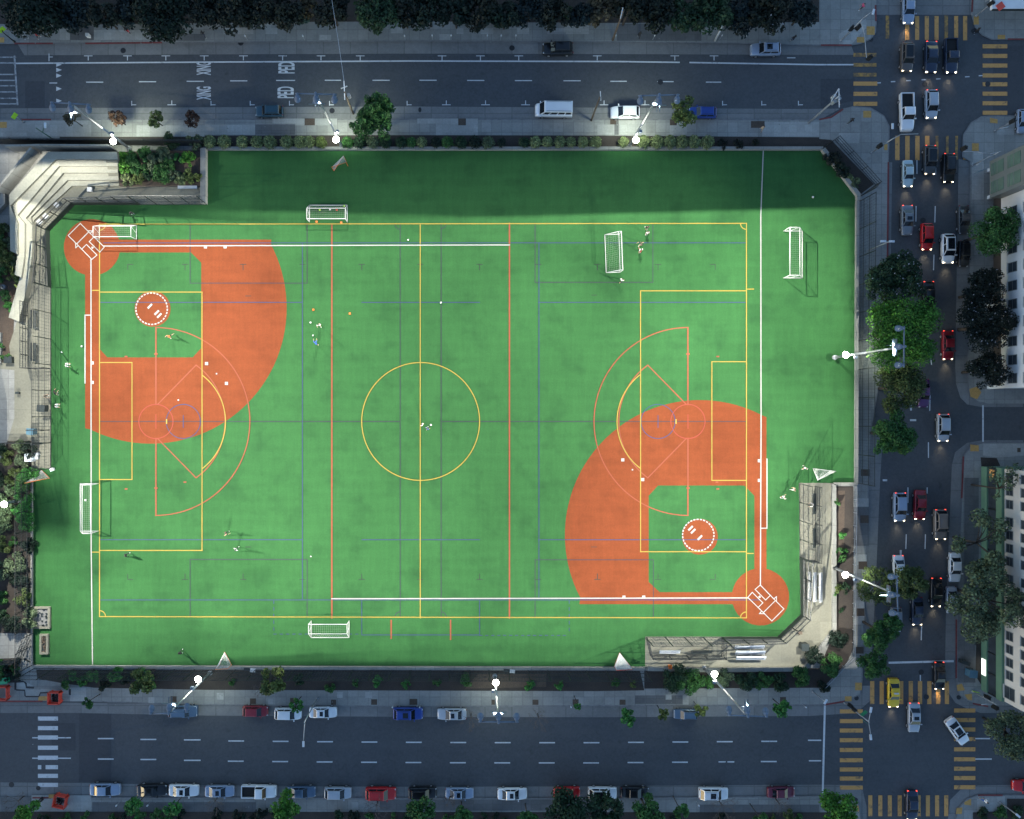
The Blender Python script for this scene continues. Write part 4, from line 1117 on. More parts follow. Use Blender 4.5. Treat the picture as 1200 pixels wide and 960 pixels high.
# tall chain link
fence([(1005.5,237),(1004,400),(1003.8,566)], 5.4, 'tall chain link fence along the right side of the field', grid=.45, post=4.6)
fence([(962,176),(978,164),(1026,217),(1007,231)], 4.0, 'tall chain link fence boxing in the planted corner at the top right', grid=.45, post=3.6, heights=[4,1.8,1.8,5])
fence([(41,783),(300,784),(755,785)], 5.2, 'long tall chain link fence along the bottom side of the field', grid=.45, post=3.1)
fence([(38.4,552),(38.4,779)], 4.6, 'tall chain link fence along the lower left side of the field', grid=.4, post=3.0)
fence([(60,337),(60,549)], 5.2, 'tall chain link fence in front of the left dugout', grid=.5, post=3.9)
fence([(60,337),(58,271),(88,240),(165,240)], 5.0, 'bent backstop fence with dark kickboard behind the upper left home plate', 'backstop_fence', kick=1.1, grid=.4, post=2.6, rr=.075, heights=[5,3.6,3.6,5])
fence([(165,240),(243,240)], 4.8, 'tall chain link fence below the leafy planter at the top left', grid=.5, post=2.8)
fence([(937,653),(938.5,720),(911,746.5),(846,746.5)], 4.8, 'bent backstop fence with dark kickboard behind the lower right home plate', 'backstop_fence', kick=1.1, grid=.4, post=2.6, rr=.075, heights=[4.8,3.4,3.4,4.8])
fence([(936.5,567),(936.8,653)], 4.8, 'tall chain link fence in front of the right dugout', grid=.5, post=3.2)
fence([(757,746.5),(846,746.5)], 4.8, 'tall chain link fence in front of the bottom dugout', grid=.5, post=3.0)
fence([(955,570),(955,657),(938,655)], 2.4, 'low chain link fence along the back of the right dugout', grid=.35, post=2.6)
fence([(757,748),(762,768),(846,768),(846,748)], 2.2, 'low chain link fence along the back of the bottom dugout', grid=.35, post=2.6)
fence([(33,355),(33,432),(41,432),(58,432)], 2.2, 'low chain link fence along the back of the left dugout', grid=.35, post=2.2)
fence([(41,504),(58,504)], 2.4, 'short chain link gate panel across the left walk', 'chain_link_gate', grid=.3, post=1.2)
fence([(9,519),(59,519)], 2.2, 'chain link fence crossing the left walk beside the green planting', grid=.35, post=2.4)
fence([(1000.5,570),(998.5,768),(964,804)], 1.0, 'low steel railing along the earth strip right of the dugout', 'steel_railing', grid=.4, post=2.0, mat='steel', rails=(.5,1.0))
fence([(26,772),(-30,776)], 2.6, 'dark metal fence along the path at the bottom left', 'metal_fence', grid=.3, post=2)
fence([(39,742),(26,772)], 2.6, 'chain link gate leading from the lower left path to the field', 'chain_link_gate', grid=.3, post=1.8)

# benches, bins and boxes
def bench(px, py, deg, ln, label, mat='bin', back=True, z=.05, name='bench', group=None):
    x, y = W(px, py); r = thing(name, label, 'bench', (x,y,z), R(deg), group)
    b = MB()
    for k in range(3): b.box((0,-.16+k*.16,.45),(ln,.13,.05))
    b.build('seat', M[mat], r)
    if back:
        b = MB()
        for k in range(2): b.box((0,.3,.68+k*.2),(ln,.05,.15))
        b.build('backrest', M[mat], r)
    n = max(2,int(ln/1.6))
    for i in range(n):
        b = MB(); xx = -ln/2+.25+i*(ln-.5)/(n-1); b.box((xx,0,.21),(.06,.4,.42)); b.build('leg', M['steel'], r)
    return r
bench(42.5,375,90,2.9,'dark bench in the left dugout, upper one of the two'); bench(42.5,413,90,2.9,'dark bench in the left dugout, lower one of the two')
bench(953,590,90,3.2,'dark bench with people in the right dugout, upper of two','bin'); bench(953,630,90,3.0,'dark bench in the right dugout, lower of two')
bench(784,763,0,3.2,'pale bench at the left end of the bottom dugout','alu'); bench(821,763,0,3.2,'dark bench at the right end of the bottom dugout')
bench(221,220.5,0,3.0,'pale bench on the walk below the leafy planter','alu',False)
def bleacher(px, py, deg, ln, label, mat):
    x, y = W(px, py); r = thing('bleacher', label, 'bleacher', (x,y,.05), R(deg), 'bleachers beside the lower right backstop')
    for k in range(3):
        b = MB(); b.box((0,-.75+k*.75,.45+k*.3),(ln,.3,.05)); b.build('seat_plank', M[mat], r)
        b = MB(); b.box((0,-.4+k*.75,.18+k*.3),(ln,.3,.04)); b.build('foot_plank', M['steel'], r)
    for s in (-.45,0,.45):
        b = MB(); b.path([(s*ln,-.8,0),(s*ln,-.8,.44),(s*ln,.85,1.02),(s*ln,.85,0)],.035); b.build('frame', M['steel'], r)
    return r
bleacher(877.5,762,180,4.6,'aluminium bleacher below the backstop at the lower right','alu')
bleacher(951.5,687,-90,4.6,'white bleacher right of the lower right backstop','white')
def bin_(px, py, mat, label, w=.7, h=1.05):
    x, y = W(px, py); r = thing('waste_bin', label, 'bin', (x,y,.05), R(random.uniform(-8,8)))
    b = MB(); b.box((0,0,h*.45),(w,w*.85,h*.9)); b.build('body', M[mat], r)
    b = MB(); b.box((0,0,h*.94),(w*1.08,w*.95,.08)); b.box((0,-w*.5,h*.94),(w*.8,.06,.05)); b.build('lid', M[mat], r)
    b = MB()
    for s in (1,-1): b.tube((s*w*.4,w*.4,.1),(s*w*.3,w*.4,.1),.1,n=8)
    b.build('wheel', M['tyre'], r)
bin_(52.5,478.5,'bin','dark waste bin beside the fence of the left walk',1.1,1.2); bin_(40,505.5,'teal_box','grey blue waste bin below the gate on the left walk',1.0,1.2)
bin_(940,756,'bin','dark waste bin against the bent wall at the lower right',1.1,1.2); bin_(37.5,522,'steel','pale grey bin at the lower end of the left walk',.8,.9)
bin_(1135,787,'teal_box','blue grey bin on the right sidewalk near the lower crossing',1.2,1.2); bin_(105,43.5,'white','small pale box on the top sidewalk by the kerb',.5,.8)
def crate(px, py, wx, wy, h, mat, label, name='storage_box', rz=0.0, z=.05):
    x, y = W(px, py, h); r = thing(name, label, 'box', (x,y,z), rz)
    b = MB(); b.box((0,0,h*.46),(wx,wy,h*.92)); b.build('body', M[mat], r)
    b = MB(); b.box((0,0,h*.96),(wx+.06,wy+.06,h*.08)); b.build('lid', M[mat], r)
crate(33.5,536.5,1.2,1.15,1.0,'alu','large white box beside the planting at the end of the left walk'); crate(43,532.5,.55,.35,.5,'alu','small white box, right of the large white box on the left walk',rz=R(15)); crate(42,536.5,.6,.45,.5,'alu','flat white box touching the large white box on the left walk')
crate(60.5,550.5,.5,.4,.5,'alu','small tilted white box at the corner of the left walk',rz=R(25))
crate(785.5,782,.5,.5,.5,'orange','small orange box on the bottom dugout wall',z=.05); crate(20,460.5,.5,.3,.5,'bin','small black box on the pale walk at the left')
crate(9,421.5,1.2,1.0,.7,'bin','dark square box with pale rim in the planting at the left','planter_box')
crate(938,742,.5,.4,.6,'wood','small brown box beside the diagonal backstop at the lower right')
crate(1132,777,1.3,.5,.9,'bin','dark low cabinet on the right sidewalk near the green building','utility_cabinet',rz=R(-18))
def frame_box(x0,y0,x1,y1,label,inside):
    xa, ya = W(x0,y1); xb, yb = W(x1,y0); cx, cy = (xa+xb)/2,(ya+yb)/2; w, d = xb-xa, yb-ya
    r = thing('goal_store', label, 'storage frame', (cx,cy,ZF), 0); b = MB(); t = .3
    for c, s in (((0,d/2-t/2,.2),(w,t,.4)),((0,-d/2+t/2,.2),(w,t,.4)),((w/2-t/2,0,.2),(t,d-2*t,.4)),((-w/2+t/2,0,.2),(t,d-2*t,.4))): b.box(c,s)
    b.build('rim', M['pad'], r)
    b = MB(); b.box((0,0,.1),(w-2*t,d-2*t,.2)); b.build('infill', M['gutter' if inside else 'bin'], r)
    b = MB(); rg = random.Random(3)
    for i in range(26): 
        px, py = rg.uniform(-w/2+t,w/2-t), rg.uniform(-d/2+t,d/2-t)
        if inside and px < 0: continue
        b.box((px,py,.24),(.28,.2,.14),rg.random()*3,0)
    b.build('contents', M['wood' if not inside else 'bin'], r)
frame_box(38.5,710.5,60,736,'large beige framed bin with grey lining in the lower left turf corner',True)
frame_box(48,742.5,58,766,'narrow beige framed bin full of dark bits in the lower left turf corner',False)
for x, y, l in ((293,785,'white and black equipment board on the bottom wall, left of centre'),(597,786.5,'white and black equipment board on the bottom wall, right of the middle floodlight')):
    xx, yy = W(x,y,.4); r = thing('equipment_board', l, 'board', (xx,yy,.42), R(-6)); b = MB(); b.box((.45,0,.08),(.8,.6,.08)); b.build('white_panel', M['white'], r); b = MB(); b.box((-.45,.05,.08),(1.0,.45,.07)); b.build('black_panel', M['bin'], r)

# ------------------------------------------------------------------ goals, balls and cones
soccer_goal(115.5,594.5,0,7.4,2.44,1.25,2.8,'full size white goal on the left goal line with a ball in its net')
soccer_goal(918,298.5,180,7.3,2.44,1.5,2.9,'full size white goal standing outside the right touch line near the dark corner')
soccer_goal(385,260.3,-90,5.9,2.0,1.6,2.6,'small white goal above the top touch line with balls in its net')
soccer_goal(387,727.5,90,5.9,2.0,1.45,2.6,'small white goal below the bottom touch line')
soccer_goal(726,297,2,5.9,2.0,.4,2.2,'small white goal turned sideways inside the upper right field with players behind it')
soccer_goal(138.5,281,-90,5.8,2.0,1.6,2.2,'small white goal standing over the upper left home plate corner')
lacrosse_goal((391.5,200.5),(408,195),(402.5,183),'orange','orange lacrosse goal with pale net on the dark turf strip at the top')
lacrosse_goal((257,780),(271.5,779),(263.5,764),'orange','orange lacrosse goal against the bottom wall, left of the bottom goal')
lacrosse_goal((720,781),(738,780),(726,765),'barrier','white netted lacrosse goal with red bar against the bottom wall beside the dugout',netw=.05)
lacrosse_goal((952.5,549),(973,551.5),(958,563),'white','white lacrosse goal by the right dugout corner')
lacrosse_goal((37.5,565),(58.5,560.5),(49,551),'orange','orange lacrosse goal wedged in the corner below the left walk')
def ball(px, py, label, mat='white', r=.12, z=ZF, name='ball', group='balls on the field'):
    me = ball_me.get((mat,r))
    if not me:
        b = MB(); vs = []; fs = []
        for i in range(7):
            a = -math.pi/2+math.pi*i/6
            for j in range(10): vs.append((r*math.cos(a)*math.cos(j*.6283), r*math.cos(a)*math.sin(j*.6283), r+r*math.sin(a)))
        for i in range(6):
            for j in range(10): fs.append((i*10+j,i*10+(j+1)%10,(i+1)*10+(j+1)%10,(i+1)*10+j))
        b.add(vs, fs); me = ball_me[(mat,r)] = b.mesh(name,[M[mat]],True)
    x, y = W(px, py); return tag(inst(name, me, None, (x,y,z)), label, 'ball', group)
ball_me = {}
for x, y, l, m, r in ((505,498,'white ball at the feet of the blue player in the centre circle','white',.17),(364.3,378.2,'white ball left of the pale player in the left half','white',.14),(367,393.3,'white ball between the two players in the left half','white',.14),(478.5,281.5,'white ball near the top touch line left of the halfway line','white',.14),(516.7,355,'white ball on a thin line right of the halfway line, upper half','white',.16),(952,231.5,'white ball lying on the darkest turf at the top right','white',.17),(101,586,'white ball in the net of the full size left goal','white',.17),(96.5,406,'white ball near the coach box on the left side','white',.15),(72.8,413,'white ball above the player at the left dugout','white',.13),(387,246,'white ball in the net of the upper small goal','white',.13),(395,246.5,'red ball in the net of the upper small goal','barrier',.15),(403.5,241.6,'lime ball behind the right end of the upper small goal','sign_lime',.14),(375,246.5,'lime ball inside the left part of the upper small goal','sign_lime',.14),(361,214,'','white',.0),(364.5,652,'pale ball on the turf left of the lower long orange line','white',.1),(209.5,469,'white ball on the left clay near the blue circle','white',.12)):
    if r: ball(x, y, l, m, r)
def cone(px, py, label):
    b = MB(); b.box((0,0,.02),(.30,.30,.04)); b.tube((0,0,.04),(0,0,.32),.11,.03,10); x, y = W(px,py)
    tag(b.build('training_cone', M['orange'], None, False, (x,y,ZF)), label, 'cone', 'orange training cones')
cone(367.3,363.2,'orange cone above the two players in the left half'); cone(410,367.6,'orange cone right of the long left orange line')
cone(371,260,'orange cone at the mouth of the upper small goal, left one'); cone(400,261,'orange cone at the mouth of the upper small goal, right one')

# ------------------------------------------------------------------ people
def pl(*a, **k): return person(*a, **k)
pl(77,428,0,'bend','white','white','player in white bending over beside the left dugout fence',1.02)
pl(199,394,215,'run','orange','black','player in an orange shirt running below the left pitching circle')
pl(374,381,-90,'walk','white','tan','player in a pale shirt left of the long left orange line')
pl(370.5,403.5,100,'bend','blue','navy','player in a blue shirt stooping over a dark bag')
pl(494.5,497.5,-30,'stand','white','tan','player in white standing on the halfway line in the centre circle')
pl(500.5,502.2,40,'walk','blue','navy','player in blue beside a white ball in the centre circle')
pl(758.5,266.5,-90,'walk','black','black','player in black by the top touch line, right of the sideways goal')
pl(758.5,273,-80,'stand','white','white','player in white just below the black one near the top touch line')
pl(751.3,285.5,200,'run','black','tan','player in dark clothes running near the sideways goal')
pl(750.5,292.5,-90,'run','white','red','player in white and red below the runner near the sideways goal')
pl(728.3,328.5,40,'walk','white','black','player in black and white below the sideways goal')
pl(265,625.5,30,'run','black','black','player all in black in the lower left field, upper of two')
pl(276.5,644,30,'run','white','black','player in white shirt and black shorts in the lower left field',legs='black')
pl(147.5,650.8,20,'run','black','black','player all in black below the left penalty area',legs='black')
pl(211.5,765,60,'walk','black','black','person in black near the bottom left wall of the turf',legs='black')
pl(919,582.5,200,'run','white','grey','player in white left of the right dugout fence, left of two')
pl(930.5,573.5,180,'walk','tan','white','player in a tan shirt beside the right dugout fence')
pl(943.5,548.5,230,'walk','white','navy','player in white beside the white lacrosse goal')
pl(953,591.5,180,'bend','white','black','person in white at the bench of the right dugout',z=.05)
pl(64.5,462,60,'bend','black','tan','player in black leaning at the fence of the left walk')
pl(52,464.5,0,'bend','tan','black','person in tan and black behind the fence on the left walk',z=.05)
pl(64.8,475.5,0,'bend','white','white','player in white crouching at the fence below the left dugout')
pl(152.5,249,-40,'bend','black','black','person in black beside the top left backstop',legs='black')
pl(27.5,42.5,0,'walk','white','black','person in black with a white top on the top left sidewalk',z=0,legs='black')
pl(148.5,35.5,120,'walk','black','red','person in black and red walking on the top sidewalk',z=0,legs='black')
pl(43,41.5,20,'walk','maroon' if 'maroon' in CL else 'red','black','person in dull red beside the black clad walker at the top left',z=0)
pl(238,40,90,'walk','black','navy','person in black on the top sidewalk near the left dense tree',z=0,legs='black')
pl(749.5,41,80,'walk','black','black','person in black on the top sidewalk right of centre',z=0,legs='black')
pl(930,45,100,'stand','black','navy','person in black on the top sidewalk beyond the pale blue parked car',z=0,legs='black',k=1.05)
pl(893.5,150.5,75,'walk','tan','tan','person in brown by the tree pit on the sidewalk above the field',z=0)
pl(1011,7.5,200,'walk','pink','black','person in bright pink at the top right street corner',z=0)
pl(997.5,141.5,20,'walk','black','black','person in black on the corner below the top road',z=0,legs='black')
pl(1153.5,938,-30,'walk','white','blue','person in white and blue on the bottom right corner',z=0)
pl(1145,36,0,'stand','black','black','person in black at the top right kerb beside the crossing',z=0,legs='black')

# ------------------------------------------------------------------ vehicles
tq = 'cars parked along the top street'
car(654,56,'L','suv','black','black car parked alone at the kerb below the dark tree belt',group=tq)
car(898,57,'L','suv','silverblue','silver blue car with dark sunroof parked at the right end of the top street',extra='sunroof',group=tq,k=.98)
car(315,129.5,'L','suv','teal','dark teal car parked above the left hedge',group=tq,k=.92)
car(649,128.5,'L','van','white','long white van parked on the field side of the top street','parked_van',group=tq,cat='van',k=1.03)
car(733,131,'L','hatch','white','white station wagon parked between the van and the green tree',group=tq,k=1.1)
car(824,131,'L','suv','blue','dark blue car half hidden under the round street tree',group=tq,k=.9)
rq = 'cars driving down the right street'
def rc(*a, **k): k.setdefault('group', rq); k.setdefault('name','car'); return car(*a, **k)
rc(1066,9,'D','sedan','silverblue','blue car with lit headlights entering at the very top of the right street',lights='h')
rc(1064,66,'D','suv','brown','brown car with dark rear, leftmost of three abreast in the upper crossing',lights='h',extra='glassroof',k=.95)
rc(1092.5,66,'D','sedan','navy','dark blue car in the middle of three abreast in the upper crossing',lights='ht',k=1.05)
rc(1115.5,65,'D','pickup','navy','dark pickup, rightmost of three abreast in the upper crossing',name='pickup_truck',cat='pickup',lights='ht',k=.98)
rc(1063.5,131,'D','pickup','white','white pickup with black bed crossing the upper junction',name='pickup_truck',cat='pickup',lights='t',k=1.06)
rc(1092.5,121.5,'D','hatch','silver','silver car right of the white pickup in the upper junction',lights='ht',k=1.08)
rc(1065.5,202.5,'D','sedan','aqua','pale aqua car just past the upper yellow crosswalk',lights='h',k=.9)
rc(1091,187,'D','suv','darkgrey','dark grey car with lit lamps on the crosswalk, middle lane',lights='ht',extra='glassroof',k=.95)
rc(1113,196.5,'D','suv','black','black car with one glowing headlight, right lane below the crosswalk',lights='ht',k=.95)
rc(1064.5,257.5,'D','sedan','grey','grey car with dark sunroof in the left lane beside the fence',extra='sunroof',lights='t')
rc(1087.5,277,'D','hatch','red','bright red car in the middle lane below the grey car',lights='h',k=1.02)
rc(1112,291,'D','hatch','white','white car with dark glass roof and lit headlights in the right lane',lights='h',extra='glassroof',k=1.12)
rc(1131,257,'D','sedan','darkgrey','dark grey car parked at the right kerb, upper of two',name='parked_car',k=.95)
rc(1131,297,'D','suv','black','black car parked at the right kerb, lower of two',name='parked_car',k=.85)
rc(1089.5,347,'D','sedan','black','black car with a red lamp almost hidden under the bright green tree',lights='t')
rc(1112.5,404.5,'D','sedan','darkred','dark red car alone beside the bright green tree',lights='ht',k=.98)
rc(1106.5,501.5,'D','hatch','silver','silver car at the mouth of the side street',lights='ht',k=1.05)
rc(1084,461,'D','sedan','purple','purple car mostly hidden under the olive tree',k=.95)
rc(1055.5,594.5,'D','hatch','silverblue','silver blue car with red tail lamps, left of the dark red car',lights='ht',k=1.1)
rc(1079.5,592,'D','sedan','darkred','deep red car between the silver blue and the brown car',lights='h',k=1.0)
rc(1103,615,'D','suv','tan','brown van like car in the right lane under wispy branches',lights='ht',k=1.0)
rc(1054.5,668,'D','sedan','white','white car with its front hidden by the lower olive tree',lights='t',k=.95)
rc(1120.5,665.5,'D','sedan','white','white car parked at the right kerb above the large airy tree',name='parked_car',lights='')
rc(1098.5,695,'D','sedan','black','black car with lit lamps in the middle of the lower right street',lights='ht',k=.98)
rc(1117,704,'D','sedan','silver','silver car half hidden under the large airy tree',name='parked_car',k=.9)
rc(1076.5,717,'D','sedan','navy','dark blue car just right of the lower floodlight head',lights='h',k=.95)
rc(1051.5,727,'D','hatch','grey','pale grey car half hidden by the lowest street tree',name='parked_car',k=.95)
rc(1102.5,793,'D','sedan','black','black car with lit headlights stopped on the lower crosswalk',lights='ht',k=.93)
rc(1048.5,813,'D','sedan','yellow','yellow taxi with lit headlights on the lower crosswalk',name='taxi',cat='taxi',lights='h',extra='taxi',k=.98)
rc(1072.5,842,'D','sedan','silver','silver car with red tail lamps inside the lower junction',lights='t',extra='sunroof',k=1.0)
rc(1123.5,858,-55,'sedan','white','white car with dark glass roof turning across the right crosswalk',extra='glassroof',k=1.0)
rc(1070,945,'D','sedan','navy','dark car with red lamps leaving across the bottom crosswalk',lights='ht')
rc(1200,141,'D','hatch','silverblue','blue grey car cut off by the right picture edge near the upper crosswalk',name='parked_car',k=.9)
rc(1206,922,'L','sedan','red','red car just showing at the right picture edge at the bottom',name='parked_car')
nq = 'cars parked on the field side of the bottom street'
def bc(*a, **k): k.setdefault('group', nq); return car(*a, **k)
bc(213.5,834.5,'R','suv','blueslate','slate blue car under the left lower floodlight head',k=.95)
bc(298.5,834.5,'R','hatch','darkred','red car parked left of the white van on the bottom street',k=.95)
bc(337,837.5,'R','hatch','white','white van with its hood under a small tree','parked_van',cat='van',k=1.02)
bc(378,836,'R','sedan','white','white car with dark sunroof beside the street lamp',extra='sunroof',k=.93)
bc(478,837,'R','suv','blue','bright blue car parked on the field side of the bottom street',extra='sunroof',k=.98)
bc(529.5,838,'L','sedan','silver','pale silver car under bare twigs',extra='sunroof',k=.98)
bc(804.5,838,'L','suv','blueslate','dark slate car partly under a small green tree',k=.8)
sq = 'cars parked along the bottom kerb'
def sc_(*a, **k): k.setdefault('group', sq); return car(*a, **k)
sc_(122,926.5,'R','sedan','silverblue','silver blue car, leftmost of the row along the bottom kerb',k=1.02)
sc_(177,927.5,'R','sedan','black','black car between the leftmost silver car and a white car',k=1.0)
sc_(214.5,927.5,'R','sedan','white','white car with dark sunroof touching the black car in the bottom row',extra='sunroof')
sc_(256.5,928.5,'R','sedan','silverblue','silver blue car with dark sunroof left of the white pickup',extra='sunroof',k=.98)
sc_(303,928.5,'R','pickup','white','white pickup with empty black bed parked in the bottom row','pickup_truck',cat='pickup',k=.98)
sc_(352.5,929.5,'R','sedan','blueslate','dusky blue car right of the white pickup',k=.97)
sc_(395.5,930.5,'R','hatch','silver','pale silver car left of the bright red car in the bottom row',k=1.02)
sc_(446,931,'R','suv','red','bright red car, left one of the two red cars in the bottom row')
sc_(495,930.5,'R','suv','black','black car beside the left red car in the bottom row',k=.92)
sc_(538.5,931,'R','sedan','silverblue','silver car with two dark roof windows right of the black car',extra='sunroof',k=.95)
sc_(600.5,931.5,'R','sedan','white','white car with small dark sunroof standing alone near the middle of the bottom row',extra='sunroof')
sc_(664.5,930,'R','suv','red','bright red car, right one of the two red cars, beside a leafy tree',k=.88)
sc_(706.5,930.5,'R','suv','white','white car with large dark sunroof right of the second red car',extra='glassroof',k=.95)
sc_(744.5,930,'R','sedan','black','black car right of the white car with a dark roof',k=.95)
sc_(837,931,'R','suv','white','white car with dark roof stripe standing alone towards the right of the bottom row',extra='sunroof',k=.97)
sc_(916.5,930,'R','sedan','maroon','maroon car, last of the bottom row before the junction',k=.93)
# ------------------------------------------------------------------ floodlights
SP = lambda *a: a
def fl(bx,by,tx,ty,aim,label,**k): return floodlight(bx,by,tx,ty,aim,label,0,**k)
fl(133,160,85,116,(133,480),'tall floodlight pole behind the stepped seating at the top left',lip=9.3,aims=[(148,234,5.57,75,1),(207,198,4.70,50,1),(-18,300,7.52,50,1),(51,359,3.87,50,1),(-122,256,13.02,50,1),(-132,385,9.08,50,1),(281,503,2.55,50,1),(281,503,4.43,75,1),(408,417,10.00,75,1)])
fl(394,158,371.5,108.5,(394,480),'tall floodlight pole in the hedge left of the big multi lobed tree',lip=9.2,aims=[(457,194,2.66,100,1),(301,206,1.56,50,1),(319,238,2.84,50,1),(393,526,4.85,50,1),(393,526,0.88,75,1),(393,526,3.79,100,1),(543,496,0.45,50,1),(666,406,2.87,75,1)])
fl(745,158.3,768.5,108.5,(745,480),'tall floodlight pole in the hedge beside the white wagon',lip=9.2,aims=[(738,233,5.74,75,1),(837,206,5.29,50,1),(902,303,5.31,50,1),(408,302,9.54,100,1),(596,497,10.18,50,1),(895,489,6.42,75,1),(1013,392,12.54,50,1),(1072,284,9.85,50,1)])
fl(997,416,1060.5,406,(600,416),'tall floodlight pole at the right wall in front of the bright green tree',spill=420,aims=[(958,362,2.12,75,1),(925,560,3.37,100,1),(767,417,5.11,75,1),(718,538,1.50,100,1),(659,267,6.14,75,1),(624,416,7.55,50,1),(624,416,3.99,75,1),(656,566,4.24,50,1),(656,566,1.08,75,1)])
fl(996.4,673.5,1053,697,(700,673.5),'tall floodlight pole in the earth strip right of the white bleacher',spill=120,aims=[(911,865,2.98,50,1),(911,865,3.08,100,1),(715,552,5.70,50,1),(722,794,3.22,75,1),(800,889,4.96,50,1),(887,937,6.12,50,1),(742,401,9.75,75,1),(624,676,9.19,75,1),(624,676,5.24,100,1)])
fl(232.5,802,201,840,(232,480),'tall floodlight pole beside the bottom sidewalk, leftmost of the bottom three',lip=1.2,spill=130,aims=[(302,765,1.00,75,1),(242,683,1.50,50,1),(304,649,1.75,75,1),(573,652,1.01,75,1),(573,652,2.23,100,1),(506,548,1.49,50,1),(506,548,2.01,75,1),(381,461,6.52,50,1),(381,461,0.95,75,1)])
fl(581,806,583,847,(581,480),'tall floodlight pole beside the bottom sidewalk, middle of the bottom three',lip=1.2,spill=130,aims=[(523,771,1.90,75,1),(679,756,1.53,100,1),(625,697,1.88,50,1),(721,741,1.31,50,1),(362,608,0.42,50,1),(432,471,5.00,50,1),(432,471,5.76,100,1),(248,670,4.91,75,1),(248,670,0.56,100,1)])
fl(837,796,873,843,(837,480),'tall floodlight pole beside the bottom sidewalk, rightmost of the bottom three',lip=1.2,spill=130,aims=[(714,681,1.61,50,1),(991,654,4.11,75,1),(921,595,1.55,50,1),(956,529,7.59,50,1),(1104,566,1.96,50,1),(1104,566,7.69,75,1),(688,456,2.50,50,1),(563,544,3.09,50,1),(563,544,3.14,75,1)])
fl(-1,591,-70,600,(400,591),'tall floodlight pole in the planting at the left picture edge',spill=420,aims=[(61,488,2.77,75,1),(73,728,5.43,75,1),(204,807,8.46,50,1),(281,710,5.48,50,1),(281,710,1.25,75,1),(309,590,8.40,100,1),(140,920,3.48,75,1),(377,591,6.19,50,1),(345,441,5.13,50,1)])
fl(-20,330,-95,310,(300,330),'tall floodlight pole beyond the left picture edge behind the walk',spill=0,aims=[(43,435,3.30,75,1),(110,334,3.00,50,1),(267,452,5.93,75,1),(97,66,4.19,50,1),(238,602,7.02,75,1),(329,479,7.75,50,1),(358,329,5.32,75,1),(226,61,10.56,50,1),(118,2,9.14,75,1)])

# ------------------------------------------------------------------ trees
tb = 'trees in the dark top belt'
belt = [(30,6,34,'dark'),(84,10,26,'blue'),(118,13,18,'deep'),(148,9,20,'blue'),(190,13,34,'dark'),(238,6,24,'deep'),(270,10,22,'black'),(300,6,24,'deep'),(332,10,22,'deep'),(362,4,14,'brown'),(388,9,22,'black'),(440,8,30,'green'),(474,12,18,'deep'),(503,10,24,'dark'),(534,12,18,'dark'),(566,8,26,'deep'),(592,13,18,'dark'),(622,10,24,'blue'),(652,13,18,'deep'),(680,17,16,'blue'),(705,8,20,'brown'),(738,8,22,'deep'),(772,9,24,'black'),(800,14,20,'sage'),(835,9,28,'green'),(872,14,24,'blue'),(906,9,27,'deep'),(940,15,18,'blue')]
for i, (x,y,r,k) in enumerate(belt):
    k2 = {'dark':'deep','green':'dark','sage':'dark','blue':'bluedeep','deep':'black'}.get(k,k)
    nm = {'dark':'dense dark green','deep':'very dark','black':'nearly black','blue':'low bluish','brown':'thin brownish','green':'lighter green','sage':'grey green'}[k]
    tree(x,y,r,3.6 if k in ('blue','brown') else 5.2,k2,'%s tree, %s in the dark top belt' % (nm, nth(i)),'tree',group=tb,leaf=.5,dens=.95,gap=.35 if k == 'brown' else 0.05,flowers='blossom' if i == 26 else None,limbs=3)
tree(437,130,30,7,'green','big green street tree with several lobes between the road and the hedge',lobes=[(.15,-.35,.55),(.45,-.1,.5),(-.05,.15,.6),(-.5,.5,.5),(.3,.55,.45)],dens=1.1)
tree(803.5,128,16,5.5,'yellow','round yellow green street tree in front of the blue car',dens=1.1,leaf=.38)
for (x,y,k,l) in ((84,138.5,'brown','small dull brown street tree, leftmost of the four in the top sidewalk'),(135.5,137,'rust','small reddish tree with a few green leaves, second of the four in the top sidewalk'),(180,138,'olive','small olive brown tree, third of the four in the top sidewalk'),(222.5,138,'rust','small dark red street tree, rightmost of the four in the top sidewalk')):
    tree(x,y,10.5,3.2,k,l,group='four small reddish trees',leaf=.3,dens=.9,gap=.25)
tree(1052,322,36,8,'dark','broad dark green street tree above the bright green one',lobes=[(-.35,.2,.6),(.3,-.25,.62),(.45,.3,.5),(-.1,-.2,.6)],flowers='blossom')
tree(1064,387,45,9.0,'bright','large bright green street tree behind a floodlight head',lobes=[(0,0,1.0),(.5,-.4,.5),(-.5,-.35,.5),(.4,.5,.5),(-.4,.55,.5)],dens=.9)
tree(1060,454,29,7,'olive','olive green street tree with bluish blossoms below the bright green one',dens=1.05,flowers=None)
tree(1054.5,509,30,8,'green','round green street tree left of the side street mouth',dens=1.1,lobes=[(0,-.1,.8),(.25,.25,.6),(-.5,.5,.35)])
tree(1172,268,29,8,'green','round green tree in front of the white building',dens=1.1)
tree(1160,340,26,7,'black','nearly black tree with pale blossoms, upper of three by the white building',flowers='blossom')
tree(1162,380,32,7.5,'black','broad blackish tree with pale blossoms, middle of three by the white building',flowers='blossom')
tree(1161,434,24,6.5,'black','blackish tree with many pale blossoms, lowest of three by the white building',flowers='blossom')
tree(1168,708,50,9,'sage','large airy grey green tree in front of the green banded building',gap=.7,dens=.9,leaf=.38)
tree(1158,640,42,8,'sage','wispy thin tree over the right sidewalk above the large airy tree',gap=.9,dens=.35,leaf=.4,limbs=9)
tree(1186,575,36,9,'sage','very sparse tree with bare branches near the lit shop window',gap=1.0,dens=.16,leaf=.4,limbs=12)
tree(1070,684,22,6.5,'olive','olive brown street tree covering the front of a white car',gap=.15)
tree(1034,692,26,6,'olive','loose olive street tree under the lower right floodlight arm',gap=.35,dens=.8)
